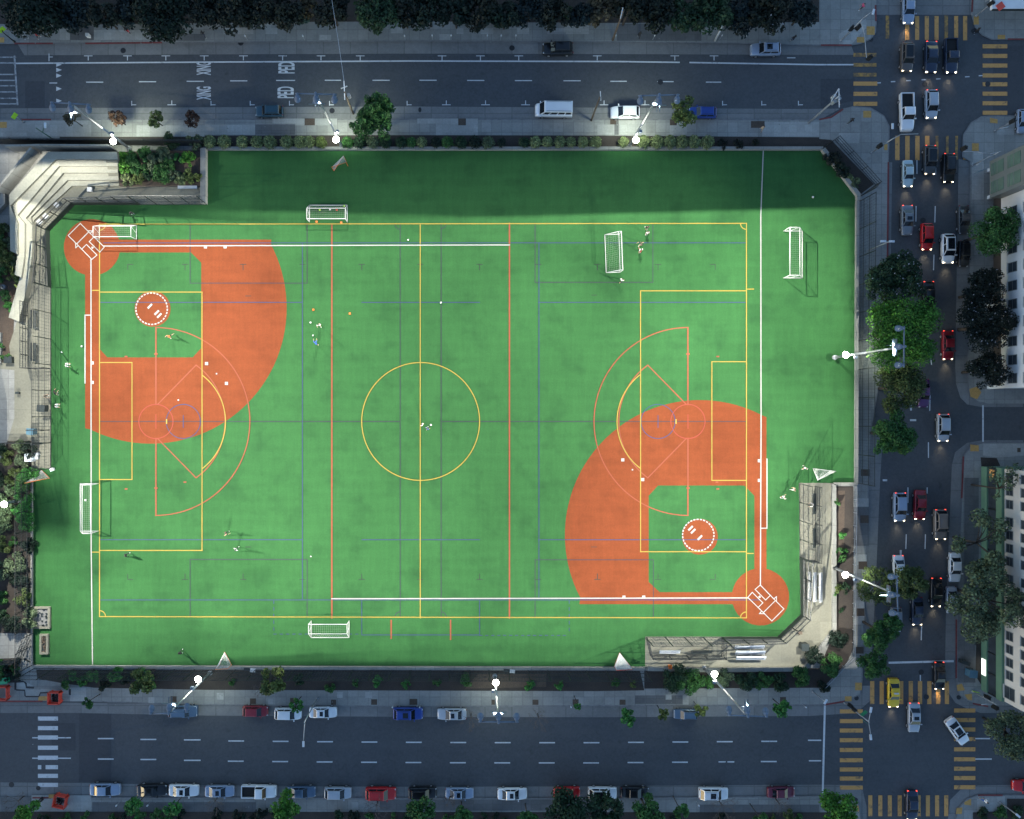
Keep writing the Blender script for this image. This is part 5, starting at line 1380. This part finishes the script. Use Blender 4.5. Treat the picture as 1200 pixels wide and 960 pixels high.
tree(1036,742,27,6,'green','dark green street tree above the lower crosswalk',lobes=[(-.25,.3,.65),(.35,-.15,.6),(.5,-.5,.35)])
tree(1026,780,18,4.5,'green','small ring shaped green tree beside the yellow taxi',gap=.2)
tree(1190,864,30,7,'sage','grey green tree at the right edge beside the lower crossing',gap=.3)
tree(162,800,17,5.5,'yellow','yellow green tree in the earth strip under the bottom wall',dens=1.0,gap=.2,leaf=.36,group='trees under the bottom wall')
tree(317,801,18,5.5,'yellow','pale green tree under the bottom wall above the red parked car',gap=.35,leaf=.36,group='trees under the bottom wall')
sm = [(102,825,7,'green','thin green sapling at the left end of the bottom parking lane'),(346,828,9,'lush','small green tree over the white van'),(735,843,11,'lush','small three lobed green tree over the parking lane right of centre'),(777.5,838.5,7,'yellow','tiny yellow green tree beside the slate car'),(822,834,9,'yellow','small yellow green tree covering the tail of the slate car'),(918,831,12,'lush','bright small tree near the right end of the bottom sidewalk'),(677,827.5,5,'lush','tiny green sapling beside a tree pit right of the middle floodlight')]
for x,y,r,k,l in sm: tree(x,y,r,4,k,l,leaf=.34,gap=.3,dens=1.1,group='small street trees along the bottom street')
bt = [(28,957,17,'bright','bright green tree in the bottom left corner'),(156,948,12,'lush','small green tree at the bottom edge under the black car'),(201,950,10,'lush','smallest green tree at the bottom edge under the white sunroof car'),(335,948,18,'bright','round bright green tree at the bottom edge beside the white pickup'),(494,951,19,'green','green tree at the bottom edge under the black car in the middle'),(540,960,13,'green','low green tree at the bottom edge left of centre gap'),(665,954,27,'dark','broad dark green tree at the bottom edge under the second red car'),(712,952,24,'dark','dark green tree at the bottom edge under the white car with a dark roof'),(760,955,20,'green','loose green tree at the bottom edge under the black sedan'),(799,953,10,'green','small green tree at the bottom edge left of the lone white car'),(893,962,9,'green','tiny green tree at the bottom edge under the maroon car'),(986,956,26,'bright','bright green tree at the bottom right corner of the sidewalk'),(618,962,12,'green','half hidden green tree at the bottom edge right of the lone white sunroof car')]
for x,y,r,k,l in bt: tree(x,y,r,5,k,l,leaf=.4,gap=.12,group='trees along the bottom edge')
for i,(x,y,r,l) in enumerate(((440,950,16,'bare brown tree below the left red car'),(552,846,14,'bare twiggy tree leaning over the road beside the pale silver car'),(632,846,13,'bare twiggy tree over the road right of the middle floodlight'),(850,950,16,'bare brown tree below the lone white car on the right'),(918,948,12,'bare tree below the maroon car'),(14,945,14,'bare twiggy tree at the left end of the bottom sidewalk'),(248,945,12,'bare tree below the silver car left of the white pickup'),(655,948,10,'bare tree beside the broad dark tree at the bottom'),(690,16,16,'bare twiggy tree in the top belt right of centre'),(300,812,8,'leafless sapling above the red car on the field side'),(526,943,8,'bare sapling below the silver car in the middle of the bottom row'))):
    bare_tree(x,y,r,4.5,l,'bare trees',seed=i+3)

# ------------------------------------------------------------------ hedges and shrubs
hx = [(246,8.5,'pale'),(263,9,'pale'),(284,8.5,'pale'),(301,8.5,'pale'),(316,9,'pale'),(336,9,'pale'),(351,8.5,'pale'),(362,8,'pale'),(376,8,'yellow'),(407,8,'green'),(421,8,'dark'),(437,8,'sage'),(452,8,'dark'),(470,8,'dark'),(482,7,'green'),(494,7,'pale'),(511,7.5,'deep'),(524,8,'green'),(540,8.5,'dark'),(556,9,'deep'),(572,8.5,'sage'),(588,6,'deep'),(614,7,'dark'),(627,8,'pale'),(641,7.5,'pale'),(656,8,'pale'),(669,7,'pale'),(683,7.5,'pale'),(698,8,'pale'),(731,7,'pale')]
for i,(x,r,k) in enumerate(hx):
    nm = {'pale':'clipped pale green','yellow':'yellow green','green':'fresh green','dark':'dark green','sage':'greyish','deep':'very dark'}[k]
    shrub(x,167-(.5 if k == 'pale' else 0),r,k,'%s shrub, %s in the hedge along the top wall' % (nm,nth(i)),h=1.25,group='shrubs in the hedge along the top wall',round_=True)
for i,x in enumerate((754,770,785,799,813,829)): shrub(x,166.5,9,'pale','big pale clipped shrub, %s right of the top floodlight' % nth(i),h=1.3,group='bright clipped shrubs right of the floodlight',round_=True)
for i,x in enumerate((848,866,885)): shrub(x,168,7,'black','low blackish plant, %s in the dark earth by the top wall' % nth(i),gap=.5,group='low dark plants')
for x,y,r,k,l in ((200,164,11,'dark','dark low shrub left of the hedge, behind the screened fence'),(226,165,11,'sage','greyish shrub behind the screened fence next to the hedge'),(110,167,5,'dark','small dark shrub under the top left floodlight')): shrub(x,y,r,k,l)
pln = [(146,188,9,'bright'),(155,186,9,'green'),(147,197,9,'bright'),(158,197,10,'green'),(172,183,11,'green'),(181,191,11,'sage'),(166,200,10,'green'),(178,204,9,'dark'),(193,183,11,'sage'),(200,193,10,'green'),(190,206,13,'green'),(205,205,8,'sage'),(221,188,10,'bright'),(211,186,6,'lush'),(222,207,10,'yellow'),(150,212,9,'pale'),(165,211,8,'yellow'),(213,211,8,'pale'),(231,209,7,'yellow'),(186,182,6,'dark')]
b = MB(); b.prism(poly([(138,178),(237,176),(237,217.5),(140,217.5)],.6), 0, .6); tag(b.build('planter_bed', M['soil_brown']), 'raised earth bed full of green shrubs beside the stepped seating','planter')
pln.sort()
for i,(x,y,r,k) in enumerate(pln): shrub(x,y,r,k,'%s shrub, %s in the raised leafy bed' % ({'bright':'bright green','green':'mid green','sage':'grey green','dark':'dark green','yellow':'yellow green','lush':'lush green','pale':'pale green'}[k],nth(i)),group='shrubs in the raised leafy bed',z0=.6,h=1.2)
rng = random.Random(11)
def scatter(n, area, kinds, rr, phrase, group, h=None, gap=.15):
    x0,y0,x1,y1 = area; pts = []
    for i in range(n*40):
        if len(pts) >= n: break
        x, y, r = rng.uniform(x0,x1), rng.uniform(y0,y1), rng.uniform(*rr)
        if all(math.hypot(x-a,y-c) > (r+d)*.62 for a,c,d in pts): pts.append((x,y,r))
    pts.sort(key=lambda p: p[1] if (y1-y0) > (x1-x0) else p[0])
    vert = (y1-y0) > (x1-x0)
    for i,(x,y,r) in enumerate(pts):
        k = rng.choice(kinds)
        nm = {'pale':'pale green','yellow':'yellow green','green':'green','dark':'dark green','sage':'grey green','deep':'very dark','bright':'bright green','lush':'lush green','olive':'olive','black':'blackish','blue':'bluish'}[k]
        o = ('topmost' if i == 0 else ORD[i]+' from the top') if vert else nth(i)
        shrub(x,y,r,k,'%s shrub, %s %s' % (nm,o,phrase),group=group,gap=gap)
scatter(13,(-4,262,16,330),['olive','yellow','green','sage'],(6,11),'left of the stepped seating','shrubs left of the stepped seating')
scatter(4,(-4,335,12,420),['lush','green'],(6,9),'in the bare earth by the left walk','round shrubs by the left walk')
scatter(27,(-4,520,34,738),['dark','sage','green','olive','deep','lush','sage'],(7,15),'in the lower left planting','shrubs along the lower left field edge')
scatter(7,(-4,776,20,798),['deep','dark','green'],(6,9),'below the lower left path','shrubs by the lower left path')
scatter(9,(62,791,190,804),['green','dark','deep','lush'],(6,11),'at the left under the bottom wall','shrubs under the bottom wall, left part')
for x,y,r,k,l in ((272,800,5,'green','slim green plant below the orange lacrosse goal at the bottom'),(350,797,8,'dark','dark green plant beside the pale green tree under the bottom wall'),(386,806,7,'green','low green plant under the bottom wall, left of the blue car'),(417,800,5,'green','tiny green plant under the bottom wall above the white hatch'),(443,800,8,'lush','bright green plant under the bottom wall above the blue car'),(476,803,6,'lush','green plant under the bottom wall right of the blue car'),(512,801,6,'green','slim plant left of the middle floodlight'),(547,798,9,'green','bushy plant just left of the middle floodlight'),(620,803,7,'lush','slanting green plant right of the middle floodlight'),(655,804,7,'lush','long leaning green plant farther right of the middle floodlight'),(722,800,6,'green','low plant below the white lacrosse goal'),(743,803,5,'yellow','small yellow green plant below the white lacrosse goal')): shrub(x,y,r,k,l,gap=.25,group='plants under the bottom wall')
for x,y,r,k,l in ((792,796,17,'dark','large dark shrub under the dugout wall, left one'),(808,801,17,'green','large green shrub under the dugout wall beside the right floodlight'),(826,801,12,'green','green shrub just left of the right bottom floodlight lamp'),(850,797,12,'sage','greyish shrub just right of the right bottom floodlight lamp'),(876,799,14,'dark','spiky dark green shrub under the dugout wall'),(895,799,12,'green','mid green shrub under the bent wall'),(915,800,12,'dark','dark shrub at the end of the bent wall'),(940,793,14,'green','green shrub below the cut corner of the wall'),(955,768,12,'deep','very dark shrub in the earth beside the cut corner'),(975,780,14,'green','green shrub near the low railing corner'),(984,750,13,'deep','dark shrub beside the low railing'),(965,805,9,'deep','dark low shrub at the lowest corner of the railing')): shrub(x,y,r,k,l,group='shrubs outside the lower right wall')
scatter(9,(979,575,994,720),['green','dark','olive','lush'],(4,9),'right of the dugout','plants right of the dugout',gap=.4)
for x,y,r,k,l in ((975,187,12,'black','blackish shrub in the top right planted corner, upper one'),(986,200,11,'deep','very dark shrub in the middle of the top right planted corner'),(994.5,206,6.5,'pale','pale round shrub in the top right planted corner'),(1003,214,7,'sage','greyish shrub at the lower end of the top right planted corner')): shrub(x,y,r,k,l,group='shrubs in the top right planted corner')
for x,y,r,k,l in ((1153,954,8,'dark','low dark hedge piece at the bottom right corner, left'),(1172,953,9,'green','low green hedge piece at the bottom right corner, right'),(1193,953,9,'dark','low dark hedge piece at the right picture edge')): shrub(x,y,r,k,l,h=.8)
scatter(14,(40,955,330,962),['deep','green','dark'],(6,10),'in the lower left garden strip','garden shrubs at the bottom left')
scatter(10,(360,957,640,963),['deep','green','dark'],(6,9),'in the bottom middle garden strip','garden shrubs at the bottom middle')
scatter(7,(740,957,950,963),['deep','green','olive'],(6,10),'in the bottom right garden strip','garden shrubs at the bottom right')
scatter(24,(2,16,955,24),['deep','dark','black','blue'],(6,11),'at the foot of the dark belt','undergrowth of the dark top belt')
# ------------------------------------------------------------------ buildings along the right street
M['wall_white'] = simple('white_render', (0.60,0.62,0.63), 0.85, 0.08, .4)
M['wall_cream'] = simple('cream_render', (0.54,0.52,0.48), 0.85, 0.08, .4)
M['band_green'] = simple('green_band', (0.11,0.21,0.135), 0.6, 0.08, 1)
M['shop_dark'] = simple('shop_front', (0.05,0.042,0.038), 0.5, 0.2, 1)
M['pane'] = simple('window_pane', (0.035,0.045,0.055), 0.12, 0.3, .6)
M['pane_green'] = simple('green_glass', (0.09,0.15,0.125), 0.25, 0.2, .5)
M['lit_orange'] = emis('lit_window', (1.0,.5,.16), .07)
M['lit_sign'] = emis('lit_sign', (.92,1,.9), .8)
M['mullion'] = simple('window_frame', (0.13,0.15,0.15), 0.5, 0.1, 1)
M['roofing'] = simple('roofing', (0.12,0.12,0.12), 0.9, 0.2, 1)
def window_w(parent, x, y, z, wy, hz, pane='pane', frame='mullion', sill=True, bars=1, proud=.05):
    """window in a wall that faces -x; (x,y,z) centre on the wall plane, coordinates relative to the parent"""
    f = MB(); t = .09
    for c, s in (((x-proud/2,y-wy/2+t/2,z),(proud,t,hz)),((x-proud/2,y+wy/2-t/2,z),(proud,t,hz)),((x-proud/2,y,z+hz/2-t/2),(proud,wy-2*t,t)),((x-proud/2,y,z-hz/2+t/2),(proud,wy-2*t,t))): f.box(c,s)
    for i in range(bars): f.box((x-proud/2,y,z-hz/2+hz*(i+1)/(bars+1)),(proud*.8,wy-2*t,.06))
    o = f.build('window', M[frame], parent)
    p = MB(); p.box((x-.012,y,z),(.02,wy-2*t,hz-2*t)); p.build('pane', M[pane], o)
    if sill: s = MB(); s.box((x-.09,y,z-hz/2-.05),(.18,wy+.16,.08)); s.build('sill', M['wall_cream'], o)
# lower building
xf, yN = W(1150,547); _, yS = W(1150,808)
root = thing('corner_building', 'cream building with two green bands and dark shop windows at the lower right', 'building', (xf,yS,0))
Lb = yN-yS; D = 24.0
b = MB(); b.box((D/2+.15,Lb/2,9.2),(D,Lb,8.4)); b.build('upper_wall', M['wall_cream'], root)
b = MB(); b.box((D/2+.25,Lb/2,2.4),(D-.2,Lb-.2,4.8)); b.build('ground_floor', M['shop_dark'], root)
b = MB(); b.box((D/2-.02,Lb/2,.72),(D+.14,Lb+.1,1.3)); b.build('green_plinth', M['band_green'], root)
b = MB(); b.box((D/2-.05,Lb/2,4.2),(D+.24,Lb+.2,1.25)); b.build('green_fascia', M['band_green'], root)
b = MB(); b.box((D/2+.15,Lb/2,13.55),(D+.5,Lb+.5,.3)); b.build('roof', M['roofing'], root)
b = MB(); n = 11
for i in range(n+1): b.box((.12,Lb*i/n,2.45),(.16,.14,2.1))
b.build('shop_mullions', M['black'], root)
for i in range(n):
    g = MB(); g.box((.135,Lb*(i+.5)/n,2.45),(.06,Lb/n-.2,2.0)); g.build('shop_window', M['pane'], root)
g = MB(); g.box((.10,Lb-.9,2.3),(.05,1.2,1.1)); g.build('shop_window', M['lit_orange'], root)
ys = W(1150,780)[1]-yS; g = MB(); g.box((-.14,ys,.75),(.05,2.5,.95)); g.build('lit_sign', M['lit_sign'], root)
yy = 1.6; i = 0
while yy < Lb-1:
    if i == 0: window_w(root, .15, yy, 6.1, 1.9, 2.2)
    else: window_w(root, .15, yy, 6.1, 1.35, 1.5)
    window_w(root, .15, yy, 9.3, 1.35, 1.7)
    yy += 1.95 if i % 4 else 2.6; i += 1
# upper building
xf, yN = W(1156,198); _, yS = W(1156,456)
root = thing('white_building', 'white building with a green glass corner bay beside the upper crossing', 'building', (xf,yS,0))
Lb = yN-yS
b = MB(); b.box((D/2+.0,Lb/2,9.3),(D,Lb,12)); b.build('upper_wall', M['wall_white'], root)
b = MB(); b.box((D/2+.9,Lb/2,1.65),(D-.4,Lb-.4,3.3)); b.build('ground_floor', M['shop_dark'], root)
b = MB()
for i in range(9): b.box((.35,Lb*i/8*.985+.25,1.65),(.5,.5,3.29))
b.build('column', M['wall_white'], root)
b = MB(); b.box((D/2,Lb/2,15.45),(D+.4,Lb+.4,.3)); b.build('roof', M['roofing'], root)
# the bay
y0, y1 = Lb-5.6, Lb+.0; pb = 1.9
b = MB(); b.box((-pb/2,(y0+y1)/2,9.2),(pb-.02,y1-y0,11.3)); bay = b.build('corner_bay', M['mullion'], root)
for k in range(3):
    for j in range(2):
        yc = y0+1.45+j*2.7; zc = 5.3+k*3.5
        f = MB(); f.box((-pb-.03,yc,zc),(.06,1.8,2.7)); g = f.build('bay_window', M['pane_green'], bay)
        f = MB(); f.box((-pb-.07,yc,zc),(.04,1.8,.1)); f.box((-pb-.07,yc,zc-.9),(.04,1.8,.06)); f.build('bar', M['mullion'], bay)
for k in range(3):
    z = 5.8+k*3.3; yy = 1.4
    while yy < y0-1:
        window_w(root, 0, yy, z, 1.5, 1.9, sill=True, bars=1); yy += 2.75
g = MB(); g.box((.33,Lb-4.2,2.3),(.08,1.4,1.0)); g.build('lit_window', M['lit_orange'], root)
# canopy at the very top right
x0, y0 = W(1163,-40,4); x1, y1 = W(1300,10,4)
root = thing('filling_canopy', 'flat white canopy with a red and white fascia at the top right edge', 'canopy', ((x0+x1)/2,(y0+y1)/2,0))
w, d = x1-x0, abs(y0-y1)
b = MB(); b.box((0,0,3.7),(w,d,.55)); b.build('roof_slab', M['wall_white'], root)
b = MB(); b.box((0,-d/2-.04,3.65),(w*.98,.06,.5)); b.build('fascia', M['bin'], root)
b = MB(); b.box((-w/2+1.2,d*.5-4.5-1.6,4.03),(1.1,1.0,.08),R(35)); b.build('red_panel', M['barrier'], root)
for sx in (-.4,.0,.4):
    b = MB(); b.box((w*sx,0,1.7),(.3,.3,3.4)); b.build('column', M['steel'], root)

# ------------------------------------------------------------------ street lamps, signals, utility poles and signs
def mast(px, py, tx, ty, h, label, arm=None, heads=(), name='traffic_signal', cat='traffic signal', mat='steel', r=.1, lamp=None, sign=None, signmat='sign_green'):
    """vertical pole whose foot is at plan pixel (px,py); arm points are plan pixels seen at their height"""
    x, y = W(px, py); rt = thing(name, label, cat, (x,y,0))
    b = MB(); b.tube((0,0,-.05),(0,0,h),r,r*.75,8); b.tube((0,0,0),(0,0,.25),r*1.8,r*1.6,8); b.build('pole', M[mat], rt, True)
    o = Vector((x,y,0))
    if arm:
        for a in arm:
            pts = [Vector((0,0,a[0][2]))]+[P(*q)-o for q in a]
            b = MB(); b.path(pts,.06); b.build('arm', M[mat], rt, True)
    for (hx, hy, hz, dg) in heads:
        p = P(hx,hy,hz)-o; b = MB(); b.box(tuple(p),(.36,.42,1.1),R(dg)); b.box(tuple(p+Vector((0,0,0))),(.05,.66,1.35),R(dg)); sh = b.build('signal_head', M['black'], rt)
        c = MB()
        for k in range(3): q = p+Vector((math.cos(R(dg))*.26, math.sin(R(dg))*.26, .34-.34*k)); c.tube(q-Vector((math.cos(R(dg)),math.sin(R(dg)),0))*.1, q+Vector((math.cos(R(dg)),math.sin(R(dg)),0))*.12,.13,n=8)
        c.build('lens_hood', M['black'], sh)
    if lamp:
        for (lx, ly, lz, dg) in lamp:
            p = P(lx,ly,lz)-o; b = MB(); b.box(tuple(p),(.8,.3,.14),R(dg)); b.box(tuple(p+Vector((0,0,.09))),(.2,.2,.08),R(dg)); b.build('lamp_head', M['alu'], rt)
    if sign:
        for (sx, sy, sz, wx, hz_, dg) in sign:
            p = P(sx,sy,sz)-o; b = MB(); b.box(tuple(p),(wx,.04,hz_),R(dg)); b.build('sign_panel', M[signmat], rt)
    return rt
mast(985.7,47.7,0,0,6.5,'steel signal pole with a long mast arm at the top left of the upper junction',arm=[[(1008.5,24.5,6.0),(1013,40,6.0),(1015.5,68,5.9)],[(1010.5,22,6.4),(1023,13,7.6)]],heads=[(1019,68,5.6,60),(1006,32,4.5,200),(998.5,33.5,3.6,90)],lamp=[(1023.5,14,7.7,75)])
mast(1021.3,179,0,0,6.3,'steel signal pole with arm at the field corner of the upper junction',arm=[[(1046,163,6.2),(1056,157.5,6.2),(1076,157,6.2)]],heads=[(1031,171,4.0,200)],lamp=[(1046,148,7.5,90)])
mast(1139.5,194,0,0,6.3,'steel signal pole with pale curved arm beside the glass corner bay',arm=[[(1160,180.5,6.2),(1145,178,6.2),(1129,177.5,6.2)],[(1158,184,5.0),(1144,194,5.0)]],heads=[(1129.5,174,5.7,30)],sign=[(1149,200.5,4.6,1.5,.8,20)],signmat='teal_box')
mast(1143.5,19,0,0,4.4,'steel signal pole under the canopy at the top right corner',heads=[(1161.5,4.5,3.8,40)])
mast(1166,153.5,0,0,4.6,'slim steel signal pole right of the upper right crosswalk',heads=[(1186.5,142,4,0)],sign=[(1176,150,2.5,1.2,.5,10)],signmat='alu')
mast(989.5,823.5,0,0,7.5,'steel lamp and signal pole with double lamp arm at the lower junction',arm=[[(1018,846,7.4),(1020.5,832,7.5)],[(1018,846,7.4),(1020.5,862,7.5)]],lamp=[(1020.5,832,7.5,80),(1020.4,864,7.5,95)],heads=[(997,827,2.4,200),(1001,831,3.2,250)],sign=[(1012.5,836,6,1.0,.8,40),(1012.5,845,6,1.0,.8,-40)],mat='steel')
mast(1139,810,0,0,5.5,'signal pole with several heads beside the green banded building',heads=[(1166,829,4.5,-30),(1157,817,3.0,20)],arm=[[(1150,826,5.2),(1160,824,5.2)]],sign=[(1144,811,1.6,1.0,.5,-12)],signmat='sign_lime')
mast(952.5,810.5,0,0,4.6,'short pale post with lamp at the bottom sidewalk before the junction',lamp=[(967.5,822.5,4.5,60)],name='street_lamp',cat='street lamp')
mast(372,818.5,0,0,9.2,'curved street lamp reaching over the bottom road beside the white car',arm=[[(357,847,9.2),(355.6,868,9.2)]],lamp=[(355.5,872,9.2,90)],name='street_lamp',cat='street lamp')
mast(1171.6,940,0,0,4.3,'pale street lamp standing at the bottom right corner',lamp=[(1193,956,4.3,-40)],name='street_lamp',cat='street lamp')
mast(49,935,0,0,2.2,'short dark post beside the lower left construction barrier',heads=[(40.5,943,1.7,45)],name='post',cat='post',mat='black')
mast(17,49,0,0,3.0,'dark post with a lime warning sign at the top left corner',sign=[(2,35,3.0,1.0,.9,40)],signmat='sign_lime',mat='black',name='warning_sign',cat='sign',arm=[[(2,35,2.9)]])
mast(28,143,0,0,2.6,'lime warning sign beside the left end of the field side sidewalk',sign=[(17,136,2.5,.95,.95,55)],signmat='sign_lime',name='warning_sign',cat='sign')
mast(68,167,0,0,6.0,'green lamp post with short arm above the stepped seating',arm=[[(50,155,5.6),(52.5,146,5.6)]],lamp=[(53,147,5.6,90)],mat='signal_green',name='street_lamp',cat='street lamp')
def upole(px,py,tx,ty,label,arms,h,mat='wood',cans=0,n=(1,0)):
    x, y = W(px,py); rt = thing('utility_pole', label, 'utility pole', (x,y,0), 0, 'utility poles along the top street'); o = Vector((x,y,0))
    t = P(tx,ty,h)-o
    b = MB(); b.tube((0,0,-.1),t,.17,.12,9); b.build('pole', M[mat], rt, True)
    for (ax,ay,bx,by,hz) in arms:
        b = MB(); p, q = P(ax,ay,hz)-o, P(bx,by,hz)-o; b.tube(p,q,.07,n=5); ca = b.build('crossarm', M['alu'], rt)
        for k in range(4):
            u = p.lerp(q,(k+.3)/3.8); c = MB(); c.tube(u,u+Vector((0,0,.25)),.06,.03,6); c.build('insulator', M['white'], ca)
    for k in range(cans):
        a = k*2.1; c = t+Vector((.45*math.cos(a),.45*math.sin(a),-1.4)); b = MB(); b.tube(c-Vector((0,0,.45)),c+Vector((0,0,.45)),.26,n=10); b.tube(c+Vector((0,0,.45)),c+Vector((0,0,.62)),.08,.05,6); b.build('transformer', M['steel'], rt)
    return rt
upole(414,133,403.5,108,'wooden utility pole with pale crossarm beside the big multi lobed tree',[(403,95,404,117,9.6),(399.5,104,407,101,9.0)],9.8,cans=1)
upole(693,141,703,114,'brown utility pole leaning over the parking lane right of the white van',[(703.5,107,704,118,8.5)],9.0)
upole(948,144,984,112,'steel utility pole with a cluster of transformers at the right end of the top sidewalk',[(974,119,983,104,10),(983,104,983.5,126,10)],10.5,'steel',cans=3)
upole(718,47,731,12,'pale utility pole at the edge of the dark tree belt',[(727,22,730,9,9)],9,'wood')
upole(838,47.5,847,30,'pale slender pole on the top sidewalk left of the silver blue car',[(846,33,847,29,4.4)],4.6,'alu')
a, c = P(403.5,98,9.7), P(388,-5,9.7); b = MB(); n = 14
pts = [a.lerp(c,i/n)-Vector((0,0,.5*4*(i/n)*(1-i/n))) for i in range(n+1)]; b.path([p-a for p in pts],.025,4); tag(b.build('power_line', M['alu'], None, False, tuple(a)),'single thin wire running up from the wooden utility pole','wire')
# floating street name frame by the right fence
mast(1016.2,293.9,0,0,6.1,'pale street lamp with a flat bar head beside the right sidewalk',lamp=[(1035,282.8,6.1,0),(1045,283,6.1,0)],arm=[[(1040,283.2,6.05),(1031,283,6.05)]],name='street_lamp',cat='street lamp')
# lit corner bits, hydrants and meters
def meter(px, py, label, h=1.2):
    x, y = W(px,py); r = thing('parking_meter', label, 'parking meter', (x,y,0), 0, 'parking meters'); b = MB(); b.tube((0,0,0),(0,0,h),.04,n=6); b.build('post', M['steel'], r); b = MB(); b.tube((0,0,h),(0,0,h+.3),.11,.09,8); b.build('head', M['alu'], r)
for i,x in enumerate((290,357,475,507,529,571,587,604,720,765,843,872)): meter(x,46.5 if i > 2 else 47,'parking meter at the top kerb, %s along the tree belt' % nth(i))
for i,x in enumerate((461,492.5,668,940)): meter(x,825,'parking meter at the field side kerb of the bottom street, %s' % nth(i))
for i,x in enumerate((141,177,816)): meter(x,939,'parking meter at the bottom kerb, %s' % nth(i))
# ------------------------------------------------------------------ road works in the bottom left corner
def barrier(px, py, w, label, deg=0):
    x, y = W(px,py,.6); r = thing('road_works_barrier', label, 'barrier', (x,y,0), R(deg), 'red road works barriers'); h = w/2
    for k in range(4):
        a = k*math.pi/2; b = MB()
        for z in (.35,.75,1.05): b.box((math.cos(a)*h, math.sin(a)*h, z),(.12 if k%2==0 else w+.12, w+.12 if k%2==0 else .12, .2))
        for s in (-1,1): b.box((math.cos(a)*h-math.sin(a)*h*.75*s, math.sin(a)*h+math.cos(a)*h*.75*s, .55),(.16,.16,1.1))
        b.build('panel', M['barrier'], r)
    return r
barrier(64.5,817.5,1.75,'red square barrier round a hole beside the yellow pad'); barrier(2,812,2.0,'red square barrier cut by the left picture edge'); barrier(71,938.5,1.8,'red tilted barrier on the bottom sidewalk by the zebra crossing',-12)
for x,y,l in ((65,817,'dark rubble in the upper red barrier'),(71,939,'dark rubble in the lower red barrier')):
    rg = random.Random(int(x)); b = MB()
    for i in range(26): b.box((rg.gauss(0,.35),rg.gauss(0,.35),.1),(.25,.2,.2),rg.random()*3)
    xx, yy = W(x,y); tag(b.build('rubble_heap', M['bin'], None, False, (xx,yy,.0)), l, 'rubble')
b = MB(); b.box((0,0,.4),(1.3,.8,.8)); b.box((0,0,.83),(1.4,.9,.08)); xx, yy = W(3,798.5,.8); tag(b.build('tool_chest', M['green_box'], None, False, (xx,yy,0), R(12)),'bright green plastic chest at the left edge beside the road works','chest')
sheets('fresh_concrete', [[(20,800),(29,800),(31,806),(31,808),(20,808)],[(29,808),(48,808),(48,807),(57,808),(80,809),(80,813),(48,812),(46,816),(30,816)]], .016, 'sidewalk_pale')
b = MB(); smooth_strip(b,[Vector(W(*p)) for p in ((18,808.5),(18,799.5),(20,799),(28,798.5),(30.5,801),(31,805.5),(40,806))],.28,.024); smooth_strip(b,[Vector(W(*p)) for p in ((19,808.5),(29,809),(29.5,815.5),(31,816.3),(45.5,816.3),(47.5,812),(56,811.5))],.22,.025); smooth_strip(b,[Vector(W(*p)) for p in ((82,807.5),(82,814.5))],.3,.026); st(b.build('wet_form_edge', M['hole']))
# litter and paint specks on the pavements
b = MB(); rg = random.Random(9)
for i in range(260):
    x, y = rg.choice([(rg.uniform(0,960),rg.uniform(28,48)),(rg.uniform(0,960),rg.gauss(49.5,1.2)),(rg.uniform(100,950),rg.uniform(141,158)),(rg.uniform(100,980),rg.uniform(811,826)),(rg.uniform(0,960),rg.uniform(937,950)),(rg.uniform(1004,1038),rg.uniform(240,330))])
    xx, yy = W(x,y); s = rg.uniform(.05,.16); b.box((xx,yy,.022),(s,s*rg.uniform(.5,1.5),.012),rg.random()*3)
tag(b.build('litter', M['wallcap']), 'pale scraps of litter strewn over the sidewalks and gutters','litter',kind='stuff')
